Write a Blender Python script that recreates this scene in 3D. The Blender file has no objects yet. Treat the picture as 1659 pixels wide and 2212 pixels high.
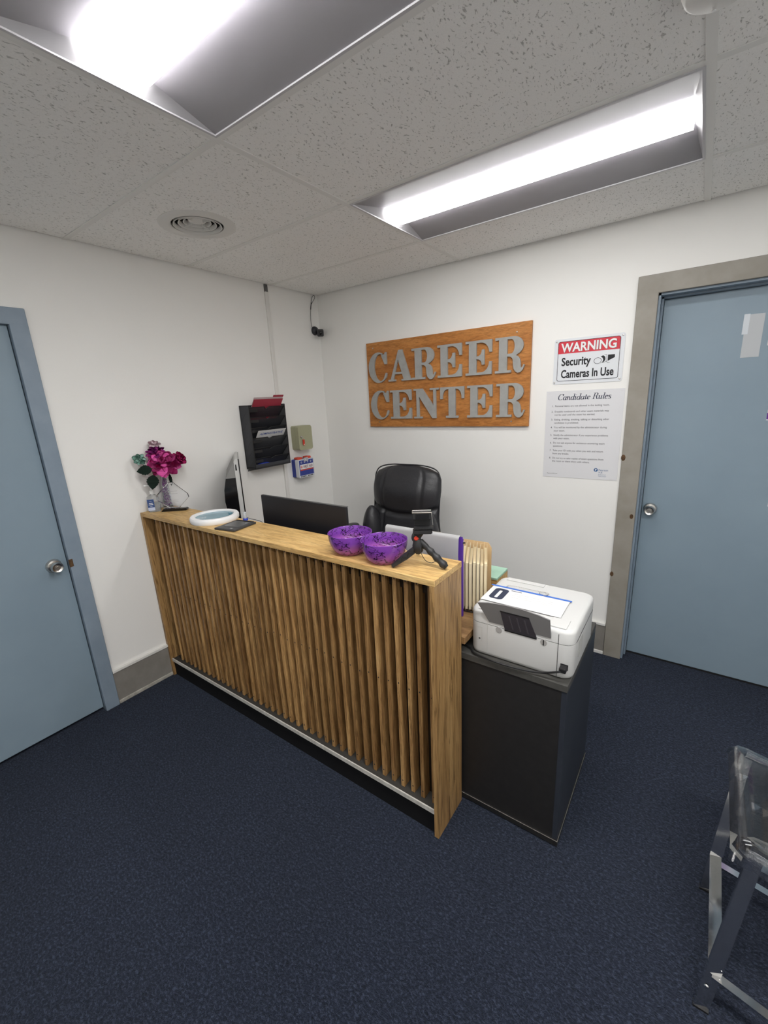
import bpy, bmesh, math, random
from mathutils import Vector, Matrix
from mathutils.geometry import tessellate_polygon
random.seed(7)
PI = math.pi
scene = bpy.context.scene
COL = scene.collection

# ---------------------------------------------------------------- camera
IMG_W, IMG_H, FPX = 1659, 2212, 923.9
CAM = Vector((2.5085, -2.6788, 1.6105))
YAW, PITCH, ROLL = -0.6332, -0.26, -0.0494
def make_camera():
    cy, sy, cp, sp = math.cos(YAW), math.sin(YAW), math.cos(PITCH), math.sin(PITCH)
    fwd = Vector((sy*cp, cy*cp, sp)); right = Vector((cy, -sy, 0)); up = right.cross(fwd)
    cr, sr = math.cos(ROLL), math.sin(ROLL)
    r = right*cr + up*sr; u = -right*sr + up*cr
    M = Matrix.Identity(4)
    for i in range(3):
        M[i][0] = r[i]; M[i][1] = u[i]; M[i][2] = -fwd[i]; M[i][3] = CAM[i]
    cd = bpy.data.cameras.new('camera')
    cd.sensor_fit = 'VERTICAL'; cd.sensor_height = 36.0
    cd.lens = FPX/IMG_H*36.0
    cd.clip_start = 0.02
    co = bpy.data.objects.new('camera', cd); COL.objects.link(co)
    co.matrix_world = M
    scene.camera = co
make_camera()

# ---------------------------------------------------------------- world, exposure
w = bpy.data.worlds.new('world'); scene.world = w; w.use_nodes = True
w.node_tree.nodes['Background'].inputs[0].default_value = (0.6, 0.65, 0.7, 1)
w.node_tree.nodes['Background'].inputs[1].default_value = 0.02
scene.view_settings.view_transform = 'Standard'
scene.view_settings.look = 'None'
scene.view_settings.gamma = 1.0
scene.view_settings.use_curve_mapping = False
scene.view_settings.exposure = 0.33
scene.cycles.max_bounces = 9
scene.cycles.diffuse_bounces = 6
scene.cycles.glossy_bounces = 3
scene.cycles.transmission_bounces = 8
scene.cycles.caustics_reflective = False
scene.cycles.use_adaptive_sampling = True
scene.cycles.adaptive_threshold = 0.07
scene.cycles.sample_clamp_indirect = 6.0
LIGHT_DESK, LIGHT_NEAR, FILL_SIDE, FILL_REAR = 20.0, 33.0, 50.0, 24.0    # emission of the troffer lenses; side and rear ones are added fill

# ================================================================ helpers
def tag(o, label=None, cat=None, group=None, kind=None):
    if label: o['label'] = label
    if cat: o['category'] = cat
    if group: o['group'] = group
    if kind: o['kind'] = kind
    return o

def obj(name, bm, mat, parent=None, smooth=False, loc=None, rot=None):
    if isinstance(bm, bpy.types.Mesh):
        me = bm
    else:
        me = bpy.data.meshes.new(name)
        bmesh.ops.recalc_face_normals(bm, faces=bm.faces)
        bm.to_mesh(me); bm.free()
    if mat is not None and not me.materials: me.materials.append(mat)
    if smooth:
        for p in me.polygons: p.use_smooth = True
        if smooth != 'all':
            me.set_sharp_from_angle(angle=math.radians(38))
    o = bpy.data.objects.new(name, me); COL.objects.link(o)
    if parent: o.parent = parent
    if loc: o.location = loc
    if rot: o.rotation_euler = rot
    return o

def thing(name, label, cat, loc=(0, 0, 0), rot=(0, 0, 0), group=None, kind=None):
    o = bpy.data.objects.new(name, None); COL.objects.link(o)
    o.empty_display_size = 0.05
    o.location = loc; o.rotation_euler = rot
    return tag(o, label, cat, group, kind)

def box(bm, x0, x1, y0, y1, z0, z1, M=None):
    vs = [Vector((x, y, z)) for z in (z0, z1) for y in (y0, y1) for x in (x0, x1)]
    if M: vs = [M @ v for v in vs]
    v = [bm.verts.new(p) for p in vs]
    for f in ((0,2,3,1),(4,5,7,6),(0,1,5,4),(2,6,7,3),(0,4,6,2),(1,3,7,5)):
        bm.faces.new([v[i] for i in f])
    return bm

def nb(): return bmesh.new()
def B(*a, bev=0.0, seg=2):
    bm = nb(); box(bm, *a)
    if bev: bmesh.ops.bevel(bm, geom=bm.edges[:], offset=bev, segments=seg, affect='EDGES', profile=0.5)
    return bm

def lathe(bm, prof, n=32, M=None, closed=False):
    rings = []
    for r, z in prof:
        if r < 1e-6:
            p = Vector((0, 0, z)); rings.append([bm.verts.new(M @ p if M else p)])
        else:
            ring = []
            for i in range(n):
                a = 2*PI*i/n; p = Vector((r*math.cos(a), r*math.sin(a), z))
                ring.append(bm.verts.new(M @ p if M else p))
            rings.append(ring)
    for a, b in zip(rings, rings[1:]):
        if len(a) == 1 and len(b) == 1: continue
        for i in range(n):
            j = (i+1) % n
            if len(a) == 1: bm.faces.new((a[0], b[i], b[j]))
            elif len(b) == 1: bm.faces.new((a[i], b[0], a[j]))
            else: bm.faces.new((a[i], b[i], b[j], a[j]))
    return bm

def cyl(bm, p, q, r, r2=None, n=16, cap=True):
    p, q = Vector(p), Vector(q); d = q-p; L = d.length
    M = Matrix.Translation(p) @ d.to_track_quat('Z', 'Y').to_matrix().to_4x4()
    r2 = r if r2 is None else r2
    prof = [(r, 0), (r2, L)]
    if cap: prof = [(0, 0)] + prof + [(0, L)]
    return lathe(bm, prof, n, M)

def catmull(pts, k=6):
    P = [Vector(p) for p in pts]; out = []
    for i in range(len(P)-1):
        p0 = P[max(i-1, 0)]; p1 = P[i]; p2 = P[i+1]; p3 = P[min(i+2, len(P)-1)]
        for j in range(k):
            t = j/k
            out.append(0.5*((2*p1)+(p2-p0)*t+(2*p0-5*p1+4*p2-p3)*t*t+(3*p1-p0-3*p2+p3)*t**3))
    out.append(P[-1]); return out

def tube(bm, pts, r, n=8, smooth=6, rad=None):
    P = catmull(pts, smooth) if smooth else [Vector(p) for p in pts]
    rings = []; prev = None
    for i, p in enumerate(P):
        d = (P[min(i+1, len(P)-1)]-P[max(i-1, 0)]).normalized()
        ref = prev if prev else (Vector((0, 0, 1)) if abs(d.z) < 0.9 else Vector((1, 0, 0)))
        a = (ref - d*ref.dot(d)).normalized(); b = d.cross(a); prev = a
        rr = rad(i/(len(P)-1)) if rad else r
        rings.append([bm.verts.new(p+(a*math.cos(2*PI*k/n)+b*math.sin(2*PI*k/n))*rr) for k in range(n)])
    for A, C in zip(rings, rings[1:]):
        for k in range(n):
            bm.faces.new((A[k], A[(k+1) % n], C[(k+1) % n], C[k]))
    bm.faces.new(rings[0]); bm.faces.new(rings[-1])
    return bm

def prism(bm, loops, depth, M=None, z0=0.0):
    """loops: outer outline and holes in XY; extruded z0..z0+depth."""
    loops = [[Vector((p[0], p[1], 0)) for p in L] for L in loops]
    tris = tessellate_polygon(loops)
    flat = [p for L in loops for p in L]
    def mk(z):
        return [bm.verts.new((M @ Vector((p.x, p.y, z))) if M else Vector((p.x, p.y, z))) for p in flat]
    top = mk(z0+depth)
    for t in tris:
        try: bm.faces.new([top[i] for i in t])
        except ValueError: pass
    if depth > 0:
        bot = mk(z0)
        for t in tris:
            try: bm.faces.new([bot[i] for i in reversed(t)])
            except ValueError: pass
        s = 0
        for L in loops:
            n = len(L)
            for i in range(n):
                a, b = s+i, s+(i+1) % n
                try: bm.faces.new((bot[a], bot[b], top[b], top[a]))
                except ValueError: pass
            s += n
    return bm

def rrect(x0, x1, y0, y1, r, k=5):
    out = []
    for cx, cy, a0 in ((x1-r, y1-r, 0), (x0+r, y1-r, 90), (x0+r, y0+r, 180), (x1-r, y0+r, 270)):
        for i in range(k+1):
            a = math.radians(a0+90*i/k); out.append((cx+r*math.cos(a), cy+r*math.sin(a)))
    return out

def arc(cx, cy, rx, ry, a0, a1, k=12):
    return [(cx+rx*math.cos(math.radians(a0+(a1-a0)*i/k)), cy+ry*math.sin(math.radians(a0+(a1-a0)*i/k))) for i in range(k+1)]

# local frames for flat print: text XY plane to a wall
M_BACK = Matrix.Rotation(PI/2, 4, 'X')                                   # faces -y, reads along +x
M_LEFT = Matrix.Rotation(PI/2, 4, 'Z') @ Matrix.Rotation(PI/2, 4, 'X')   # faces +x, reads along +y

def text_bm(body, size, align='LEFT', bold=0.0, xs=1.0, shear=0.0, M=None, ext=0.0, space=1.0, fit=0.0):
    cu = bpy.data.curves.new('t', 'FONT'); cu.body = body; cu.size = size
    cu.align_x = align; cu.offset = bold; cu.shear = shear; cu.extrude = ext; cu.resolution_u = 3
    cu.space_character = space
    o = bpy.data.objects.new('t', cu); COL.objects.link(o)
    bpy.context.view_layer.update()
    me = bpy.data.meshes.new_from_object(o.evaluated_get(bpy.context.evaluated_depsgraph_get()))
    bpy.data.objects.remove(o); bpy.data.curves.remove(cu)
    bm = nb(); bm.from_mesh(me); bpy.data.meshes.remove(me)
    if fit:
        wx = [v.co.x for v in bm.verts]; xs = fit/(max(wx)-min(wx))
    T = Matrix.Diagonal((xs, 1, 1, 1))
    bm.transform((M @ T) if M else T)
    return bm

def join(bms):
    out = nb()
    for b in bms:
        me = bpy.data.meshes.new('tmp'); b.to_mesh(me); b.free(); out.from_mesh(me); bpy.data.meshes.remove(me)
    return out

def copy_tree(o, parent=None):
    c = o.copy(); COL.objects.link(c); c.parent = parent
    for ch in list(o.children): copy_tree(ch, c)
    return c

# ================================================================ materials
def srgb(r, g, b):
    f = lambda c: (c/255/12.92) if c/255 <= 0.04045 else ((c/255+0.055)/1.055)**2.4
    return (f(r), f(g), f(b), 1)

def base_mat(name, color=(0.8, 0.8, 0.8, 1), rough=0.5, metal=0.0, spec=0.5, trans=0.0, ior=1.45, coat=0.0, emit=None, estr=0, alpha=1.0, sub=0.0):
    m = bpy.data.materials.new(name); m.use_nodes = True
    b = m.node_tree.nodes['Principled BSDF']
    b.inputs['Base Color'].default_value = color
    b.inputs['Roughness'].default_value = rough
    b.inputs['Metallic'].default_value = metal
    b.inputs['Specular IOR Level'].default_value = spec
    b.inputs['Transmission Weight'].default_value = trans
    b.inputs['IOR'].default_value = ior
    b.inputs['Coat Weight'].default_value = coat
    b.inputs['Alpha'].default_value = alpha
    if emit:
        b.inputs['Emission Color'].default_value = emit; b.inputs['Emission Strength'].default_value = estr
    return m

class N:
    def __init__(s, m): s.m = m; s.t = m.node_tree; s.b = s.t.nodes['Principled BSDF']
    def n(s, typ, **kw):
        nd = s.t.nodes.new(typ)
        for k, v in kw.items():
            if k.startswith('i_'): nd.inputs[k[2:].replace('_', ' ')].default_value = v
            else: setattr(nd, k, v)
        return nd
    def l(s, a, b): s.t.links.new(a, b)
    def coord(s, scale=(1, 1, 1), rnd=False, kind='Object'):
        tc = s.n('ShaderNodeTexCoord'); mp = s.n('ShaderNodeMapping')
        mp.inputs['Scale'].default_value = scale
        src = tc.outputs[kind]
        if rnd:
            oi = s.n('ShaderNodeObjectInfo'); mu = s.n('ShaderNodeVectorMath', operation='SCALE')
            mu.inputs[0].default_value = (17.3, 9.1, 23.7); s.l(oi.outputs['Random'], mu.inputs['Scale'])
            ad = s.n('ShaderNodeVectorMath', operation='ADD')
            s.l(src, ad.inputs[0]); s.l(mu.outputs[0], ad.inputs[1]); src = ad.outputs[0]
        s.l(src, mp.inputs['Vector']); return mp.outputs[0]
    def noise(s, vec, scale, detail=3, rough=0.5, dist=0.0):
        nd = s.n('ShaderNodeTexNoise'); nd.inputs['Scale'].default_value = scale
        nd.inputs['Detail'].default_value = detail; nd.inputs['Roughness'].default_value = rough
        nd.inputs['Distortion'].default_value = dist
        s.l(vec, nd.inputs['Vector']); return nd.outputs['Fac']
    def ramp(s, fac, stops):
        r = s.n('ShaderNodeValToRGB'); e = r.color_ramp.elements
        while len(e) < len(stops): e.new(0.5)
        for el, (p, c) in zip(e, stops): el.position = p; el.color = c
        s.l(fac, r.inputs['Fac']); return r.outputs['Color']
    def mix(s, fac, a, b, blend='MIX'):
        m = s.n('ShaderNodeMix', data_type='RGBA', blend_type=blend)
        for inp, v in ((0, fac), (6, a), (7, b)):
            if isinstance(v, (int, float, tuple)): m.inputs[inp].default_value = v
            else: s.l(v, m.inputs[inp])
        return m.outputs[2]
    def bump(s, h, strength=0.3, dist=0.01):
        b = s.n('ShaderNodeBump'); b.inputs['Strength'].default_value = strength; b.inputs['Distance'].default_value = dist
        s.l(h, b.inputs['Height']); s.l(b.outputs[0], s.b.inputs['Normal'])
    def color(s, c): s.l(c, s.b.inputs['Base Color'])

def m_wall():
    m = base_mat('wall paint', rough=0.75, spec=0.25); n = N(m)
    v = n.coord(); f = n.noise(v, 1.3, 3)
    n.color(n.ramp(f, [(0.3, (0.815, 0.808, 0.785, 1)), (0.7, (0.845, 0.838, 0.815, 1))]))
    n.bump(n.noise(v, 160, 3, 0.6), 0.12, 0.002)
    return m

def m_carpet():
    m = base_mat('navy carpet', rough=0.95, spec=0.1); n = N(m)
    v = n.coord()
    big = n.noise(v, 1.1, 3, 0.5)
    vs = n.coord((1, 1.6, 1))
    f1 = n.noise(vs, 105, 4, 0.7, 0.6)
    f2 = n.noise(vs, 420, 2, 0.6)
    c1 = n.ramp(f1, [(0.33, (0.0020, 0.0032, 0.0068, 1)), (0.50, (0.0108, 0.0150, 0.0300, 1)), (0.66, (0.043, 0.056, 0.090, 1))])
    c2 = n.ramp(f2, [(0.3, (0.55, 0.55, 0.55, 1)), (0.7, (1.35, 1.35, 1.35, 1))])
    c = n.mix(1.0, c1, c2, 'MULTIPLY')
    c3 = n.ramp(big, [(0.3, (0.85, 0.85, 0.85, 1)), (0.7, (1.12, 1.12, 1.12, 1))])
    n.color(n.mix(1.0, c, c3, 'MULTIPLY'))
    n.b.inputs['Sheen Weight'].default_value = 0.15
    n.b.inputs['Sheen Tint'].default_value = (0.48, 0.54, 0.68, 1)
    mx = n.n('ShaderNodeMath', operation='ADD'); n.l(f1, mx.inputs[0]); n.l(f2, mx.inputs[1])
    n.bump(mx.outputs[0], 0.9, 0.006)
    return m

def m_tile():
    m = base_mat('fissured tile', rough=0.9, spec=0.1); n = N(m)
    v = n.coord((1, 1, 1), rnd=True)
    wob = n.n('ShaderNodeTexNoise'); wob.inputs['Scale'].default_value = 14; n.l(v, wob.inputs['Vector'])
    sc = n.n('ShaderNodeVectorMath', operation='SCALE'); sc.inputs['Scale'].default_value = 0.05
    n.l(wob.outputs['Color'], sc.inputs[0])
    ad = n.n('ShaderNodeVectorMath', operation='ADD'); n.l(v, ad.inputs[0]); n.l(sc.outputs[0], ad.inputs[1])
    mp = n.n('ShaderNodeMapping'); mp.inputs['Scale'].default_value = (1.0, 0.42, 1); mp.inputs['Rotation'].default_value = (0, 0, 0.35)
    n.l(ad.outputs[0], mp.inputs['Vector'])
    f = n.noise(mp.outputs[0], 165, 2.5, 0.6)
    pit = n.ramp(f, [(0.60, (0, 0, 0, 1)), (0.67, (1, 1, 1, 1))])
    g = n.noise(v, 300, 2)
    base = n.ramp(g, [(0.3, (0.88, 0.875, 0.855, 1)), (0.7, (0.93, 0.925, 0.905, 1))])
    n.color(n.mix(pit, base, (0.52, 0.515, 0.495, 1)))
    inv = n.n('ShaderNodeMath', operation='SUBTRACT'); inv.inputs[0].default_value = 1.0; n.l(pit, inv.inputs[1])
    n.bump(inv.outputs[0], 0.5, 0.003)
    return m

def m_wood(name, dark, mid, light, scale, rnd=True, rough=0.42, var=0.0, ring=1.0, streak=0.0):
    m = base_mat(name, rough=rough, spec=0.4); n = N(m)
    v = n.coord(scale, rnd)
    f = n.noise(v, 6.0*ring, 6, 0.62, 0.7)
    c = n.ramp(f, [(0.28, dark), (0.5, mid), (0.72, light)])
    fine = n.noise(v, 42.0, 3, 0.6)
    c = n.mix(1.0, c, n.ramp(fine, [(0.3, (0.78, 0.76, 0.74, 1)), (0.62, (1.06, 1.06, 1.06, 1))]), 'MULTIPLY')
    if streak:
        st = n.noise(v, 13.0, 4, 0.55, 1.2)
        c = n.mix(1.0, c, n.ramp(st, [(0.40, (1-streak, 1-streak*1.05, 1-streak*1.1, 1)), (0.47, (1, 1, 1, 1))]), 'MULTIPLY')
    if var:
        oi = n.n('ShaderNodeObjectInfo')
        c = n.mix(1.0, c, n.ramp(oi.outputs['Random'], [(0.0, (1-var, 0.95-var, 0.90-var, 1)), (0.5, (1, 1, 1, 1)), (1.0, (1+var, 1+var, 0.98+var, 1))]), 'MULTIPLY')
    n.color(c)
    n.bump(fine, 0.12, 0.001)
    return m

def m_noisy(name, c0, c1, scale, rough=0.5, bump=0.0, spec=0.5, metal=0.0, sc=(1, 1, 1)):
    m = base_mat(name, rough=rough, spec=spec, metal=metal); n = N(m)
    f = n.noise(n.coord(sc), scale, 4, 0.6)
    n.color(n.ramp(f, [(0.3, c0), (0.7, c1)]))
    if bump: n.bump(f, bump, 0.002)
    return m

MAT = {}
MAT['wall'] = m_wall()
MAT['carpet'] = m_carpet()
MAT['tile'] = m_tile()
MAT['tee'] = base_mat('tee paint', (0.80, 0.795, 0.77, 1), 0.5)
MAT['plenum'] = base_mat('plenum', (0.05, 0.05, 0.05, 1), 0.9)
MAT['troffer'] = base_mat('white enamel', (0.56, 0.55, 0.57, 1), 0.35)
def m_lens(name, e):
    # prismatic lens: brightest over the LED board, falling off towards its long edges
    m = base_mat(name, (0.9, 0.9, 0.9, 1), 0.4, emit=(1.0, 0.99, 0.975, 1), estr=e); n = N(m)
    tc = n.n('ShaderNodeTexCoord'); sep = n.n('ShaderNodeSeparateXYZ'); n.l(tc.outputs['Object'], sep.inputs[0])
    q = n.n('ShaderNodeMath', operation='MULTIPLY'); q.inputs[1].default_value = 1/0.092; n.l(sep.outputs[1], q.inputs[0])
    a = n.n('ShaderNodeMath', operation='ABSOLUTE'); n.l(q.outputs[0], a.inputs[0])
    r = n.n('ShaderNodeMapRange'); r.inputs[1].default_value = 0.25; r.inputs[2].default_value = 1.0; r.inputs[3].default_value = e; r.inputs[4].default_value = e*0.05
    n.l(a.outputs[0], r.inputs[0]); n.l(r.outputs[0], n.b.inputs['Emission Strength'])
    return m
MAT['lens_desk'] = m_lens('lit lens', LIGHT_DESK); MAT['lens_near'] = m_lens('lit lens near', LIGHT_NEAR); MAT['fill_lens_rear'] = m_lens('fill lens rear', FILL_REAR); MAT['fill_lens_side'] = m_lens('fill lens side', FILL_SIDE)
MAT['bluepaint'] = m_noisy('blue door paint', (0.215, 0.285, 0.345, 1), (0.240, 0.315, 0.375, 1), 2.0, 0.38, 0.0, 0.45)
MAT['bluetrim'] = m_noisy('blue trim paint', (0.205, 0.262, 0.325, 1), (0.240, 0.300, 0.365, 1), 9.0, 0.45)
MAT['taupe'] = m_noisy('worn taupe trim', (0.235, 0.215, 0.18, 1), (0.32, 0.30, 0.265, 1), 5.0, 0.5, 0.05)
MAT['basegrey'] = m_noisy('grey baseboard', (0.20, 0.185, 0.165, 1), (0.25, 0.235, 0.215, 1), 12.0, 0.5)
MAT['whitetrim'] = base_mat('white trim', (0.72, 0.71, 0.68, 1), 0.45)
MAT['chip'] = m_noisy('bare wood chip', (0.05, 0.025, 0.01, 1), (0.13, 0.07, 0.03, 1), 90, 0.8)
MAT['steel'] = base_mat('satin steel', (0.62, 0.60, 0.57, 1), 0.28, 1.0)
MAT['chrome'] = base_mat('chrome', (0.80, 0.80, 0.80, 1), 0.10, 1.0)
MAT['dark'] = base_mat('dark gap', (0.012, 0.012, 0.013, 1), 0.6)
MAT['black'] = base_mat('black plastic', (0.012, 0.012, 0.013, 1), 0.42)
MAT['blackgloss'] = base_mat('black gloss', (0.006, 0.006, 0.007, 1), 0.12)
MAT['blackmatte'] = base_mat('black matte', (0.008, 0.008, 0.009, 1), 0.8, spec=0.2)
OAKD, OAKM, OAKL = (0.43, 0.25, 0.085, 1), (0.60, 0.39, 0.155, 1), (0.70, 0.49, 0.22, 1)
MAT['oak_x'] = m_wood('oak along x', OAKD, OAKM, OAKL, (0.7, 6, 6), streak=0.22)
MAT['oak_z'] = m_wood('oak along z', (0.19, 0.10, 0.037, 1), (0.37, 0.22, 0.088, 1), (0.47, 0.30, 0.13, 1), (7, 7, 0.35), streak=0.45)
MAT['slat'] = m_wood('slat oak', (0.16, 0.080, 0.029, 1), (0.37, 0.21, 0.082, 1), (0.53, 0.335, 0.145, 1), (11, 11, 0.7), var=0.30, streak=0.35)
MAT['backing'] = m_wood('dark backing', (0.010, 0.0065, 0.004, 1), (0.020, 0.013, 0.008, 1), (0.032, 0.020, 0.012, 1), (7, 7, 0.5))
MAT['sign'] = m_wood('stained pine', (0.30, 0.105, 0.022, 1), (0.46, 0.185, 0.046, 1), (0.55, 0.245, 0.07, 1), (0.8, 4, 4), ring=0.6, rough=0.5, streak=0.18)
MAT['letter'] = m_noisy('grey metal letter', (0.30, 0.30, 0.285, 1), (0.36, 0.36, 0.345, 1), 20, 0.5)
MAT['white'] = base_mat('white print', (0.78, 0.78, 0.78, 1), 0.5)
MAT['paper'] = base_mat('paper', (0.66, 0.66, 0.66, 1), 0.8, spec=0.2)
MAT['paper2'] = base_mat('poster paper', (0.68, 0.68, 0.70, 1), 0.6, spec=0.3)
MAT['signwhite'] = base_mat('sign white', (0.70, 0.72, 0.75, 1), 0.35)
MAT['red'] = base_mat('sign red', (0.60, 0.03, 0.05, 1), 0.4)
MAT['ink'] = base_mat('black ink', (0.012, 0.012, 0.015, 1), 0.6)
MAT['navyink'] = base_mat('navy ink', (0.02, 0.028, 0.06, 1), 0.6)
MAT['greyink'] = base_mat('grey ink', (0.09, 0.09, 0.10, 1), 0.7)
MAT['faintink'] = base_mat('faint ink', (0.45, 0.44, 0.43, 1), 0.8)
MAT['blueink'] = base_mat('blue ink', (0.05, 0.09, 0.33, 1), 0.6)
MAT['logo'] = base_mat('logo blue', (0.02, 0.10, 0.26, 1), 0.5)

# ================================================================ the room
H, RX, RY = 2.40, 4.00, -4.30
T = 0.6096
GX = [0.0, 1.215, 1.215+2*T, 1.215+4*T]; GX.append(RX)
GY = [0.0, -0.466]
while GY[-1]-T > RY: GY.append(GY[-1]-T)
GY.append(RY)
TH = 0.12

bm = B(-0.6, RX+0.3, RY-0.3, 0.6, -0.06, 0.0)
tag(obj('floor', bm, MAT['carpet']), 'navy blue cut pile carpet covering the whole floor', 'floor', kind='structure')

# back wall with door opening
DX0, DX1, DZ = 2.283, 3.203, 2.045
bm = nb()
box(bm, -TH, DX0, 0, TH, 0, H+0.25); box(bm, DX0, DX1, 0, TH, DZ, H+0.25); box(bm, DX1, RX+TH, 0, TH, 0, H+0.25)
box(bm, DX0-0.2, DX1+0.2, 0.30, 0.32, 0, DZ+0.2)
tag(obj('wall_back', bm, MAT['wall']), 'off-white painted wall behind the desk with the wooden sign', 'wall', kind='structure')
# left wall with door opening
LY0, LY1, LZ = -1.978, -2.848, 2.003
bm = nb()
box(bm, -TH, 0, LY0, 0, 0, H+0.25); box(bm, -TH, 0, LY1, LY0, LZ, H+0.25); box(bm, -TH, 0, RY-TH, LY1, 0, H+0.25)
box(bm, -0.32, -0.30, LY1-0.2, LY0+0.2, 0, LZ+0.2)
tag(obj('wall_left', bm, MAT['wall']), 'off-white painted wall on the left holding the file rack and key box', 'wall', kind='structure')
tag(obj('wall_right', B(RX, RX+TH, RY-TH, 0, 0, H+0.25), MAT['wall']), 'off-white painted wall on the right side of the lobby', 'wall', kind='structure')
tag(obj('wall_front', B(0, RX, RY-TH, RY, 0, H+0.25), MAT['wall']), 'off-white painted wall behind the viewer', 'wall', kind='structure')

# ---- suspended ceiling
ceil = tag(obj('ceiling', B(-TH, RX+TH, RY-TH, TH, H+0.25, H+0.30), MAT['plenum']), 'suspended ceiling of fissured white tiles in a metal grid', 'ceiling', kind='structure')
LIGHTS = [(1, 1), (1, 3), (1, 5), (2, 3), (2, 5)]           # cells (column, row) with a troffer; last three added out of view as fill
DIFF = (0, 2)
tile_mesh = {}
def tile(i, j):
    x0, x1, y1, y0 = GX[i], GX[i+1], GY[j], GY[j+1]
    e = 0.004
    x0, x1 = (x0+(.007 if i == 0 else 0)), x1; y1 = y1-(.007 if j == 0 else 0)
    w, h = round(x1-x0-2*e, 4), round(y1-y0-2*e, 4)
    key = (w, h, (i, j) == DIFF)
    if key not in tile_mesh:
        b = nb(); loops = [[(-w/2, -h/2), (w/2, -h/2), (w/2, h/2), (-w/2, h/2)]]
        if (i, j) == DIFF: loops.append([(DCX-(x0+x1)/2+0.112*math.cos(a*PI/16), DCY-(y0+y1)/2+0.112*math.sin(a*PI/16)) for a in range(32)][::-1])
        prism(b, loops, 0.016, z0=0.0015)
        me = bpy.data.meshes.new('ceiling_tile'); bmesh.ops.recalc_face_normals(b, faces=b.faces); b.to_mesh(me); b.free()
        me.materials.append(MAT['tile']); tile_mesh[key] = me
    o = bpy.data.objects.new('ceiling_tile', tile_mesh[key]); COL.objects.link(o)
    o.parent = ceil; o.location = ((x0+x1)/2, (y0+y1)/2, H)
DCX, DCY = 0.583, -1.362
for i in range(len(GX)-1):
    for j in range(len(GY)-1):
        if (i, j) not in LIGHTS: tile(i, j)
F = 0.012
for x in GX[1:-1]:
    obj('main_tee', B(x-F, x+F, RY, 0, H-0.0015, H+0.0012), MAT['tee'], ceil)
for j, y in enumerate(GY[1:-1]):
    for i in range(len(GX)-1):
        obj('cross_tee', B(GX[i]+(F if i else 0), GX[i+1]-(F if i < len(GX)-2 else 0), y-F, y+F, H-0.001, H+0.0012), MAT['tee'], ceil)
for a in ((RX-0.014, RX-0.004, RY, 0), (0, RX, RY, RY+0.012)):
    obj('wall_angle', B(*a, H-0.0005, H+0.001), MAT['tee'], ceil)

# ---- troffers
def troffer(cell, label, lens):
    i, j = cell
    x0, x1, y1, y0 = GX[i]+0.010, GX[i+1]-0.010, GY[j]-0.010, GY[j+1]+0.010
    t = thing('ceiling_light', label, 'ceiling light', ((x0+x1)/2, (y0+y1)/2, H), group='recessed ceiling troffers')
    hx, hy = (x1-x0)/2, (y1-y0)/2
    zi = 0.034; ix, iy = hx-0.030, 0.092
    # frame lip
    b = nb(); prism(b, [[(-hx, -hy), (hx, -hy), (hx, hy), (-hx, hy)], [(-hx+.008, -hy+.008), (-hx+.008, hy-.008), (hx-.008, hy-.008), (hx-.008, -hy+.008)]], 0.006, z0=-0.004)
    obj('frame', b, MAT['troffer'], t)
    e = 0.008
    def panel(name, p):
        b = nb(); q = [Vector(v) for v in p]
        f = b.faces.new([b.verts.new(v) for v in q]); r = bmesh.ops.solidify(b, geom=[f], thickness=0.002)
        return obj(name, b, MAT['troffer'], t)
    O = [(-hx+e, -hy+e, 0), (hx-e, -hy+e, 0), (hx-e, hy-e, 0), (-hx+e, hy-e, 0)]
    I = [(-ix, -iy, zi), (ix, -iy, zi), (ix, iy, zi), (-ix, iy, zi)]
    panel('reflector', [O[0], O[1], I[1], I[0]]); panel('reflector', [O[2], O[3], I[3], I[2]])
    panel('end_plate', [O[1], O[2], I[2], I[1]]); panel('end_plate', [O[3], O[0], I[0], I[3]])
    # curved lens
    b = nb(); n = 14
    prof = [(iy*math.cos(PI+PI*k/n), zi+0.036*math.sin(PI+PI*k/n)) for k in range(n+1)]
    A = [b.verts.new((-ix+0.004, y, z)) for y, z in prof]; C = [b.verts.new((ix-0.004, y, z)) for y, z in prof]
    for k in range(n): b.faces.new((A[k], A[k+1], C[k+1], C[k]))
    b.faces.new(A[::-1]); b.faces.new(C)
    obj('lens', b, MAT[lens], t, smooth=True)
    obj('housing', B(-hx+.004, hx-.004, -hy+.004, hy-.004, 0.05, 0.10), MAT['troffer'], t)
    return t
troffer((1, 1), 'lit recessed ceiling light above the office chair and wooden sign', 'lens_desk')
troffer((1, 3), 'lit recessed ceiling light nearest the viewer, left of the smoke alarm', 'lens_near')
troffer((1, 5), 'added unseen fill light in the ceiling over the rear of the lobby, nearer the left wall', 'fill_lens_rear')
troffer((2, 3), 'added unseen fill light in the ceiling over the clear acrylic chair side of the lobby', 'fill_lens_side')
troffer((2, 5), 'added unseen fill light in the ceiling over the rear of the lobby, nearer the right wall', 'fill_lens_rear')

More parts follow.
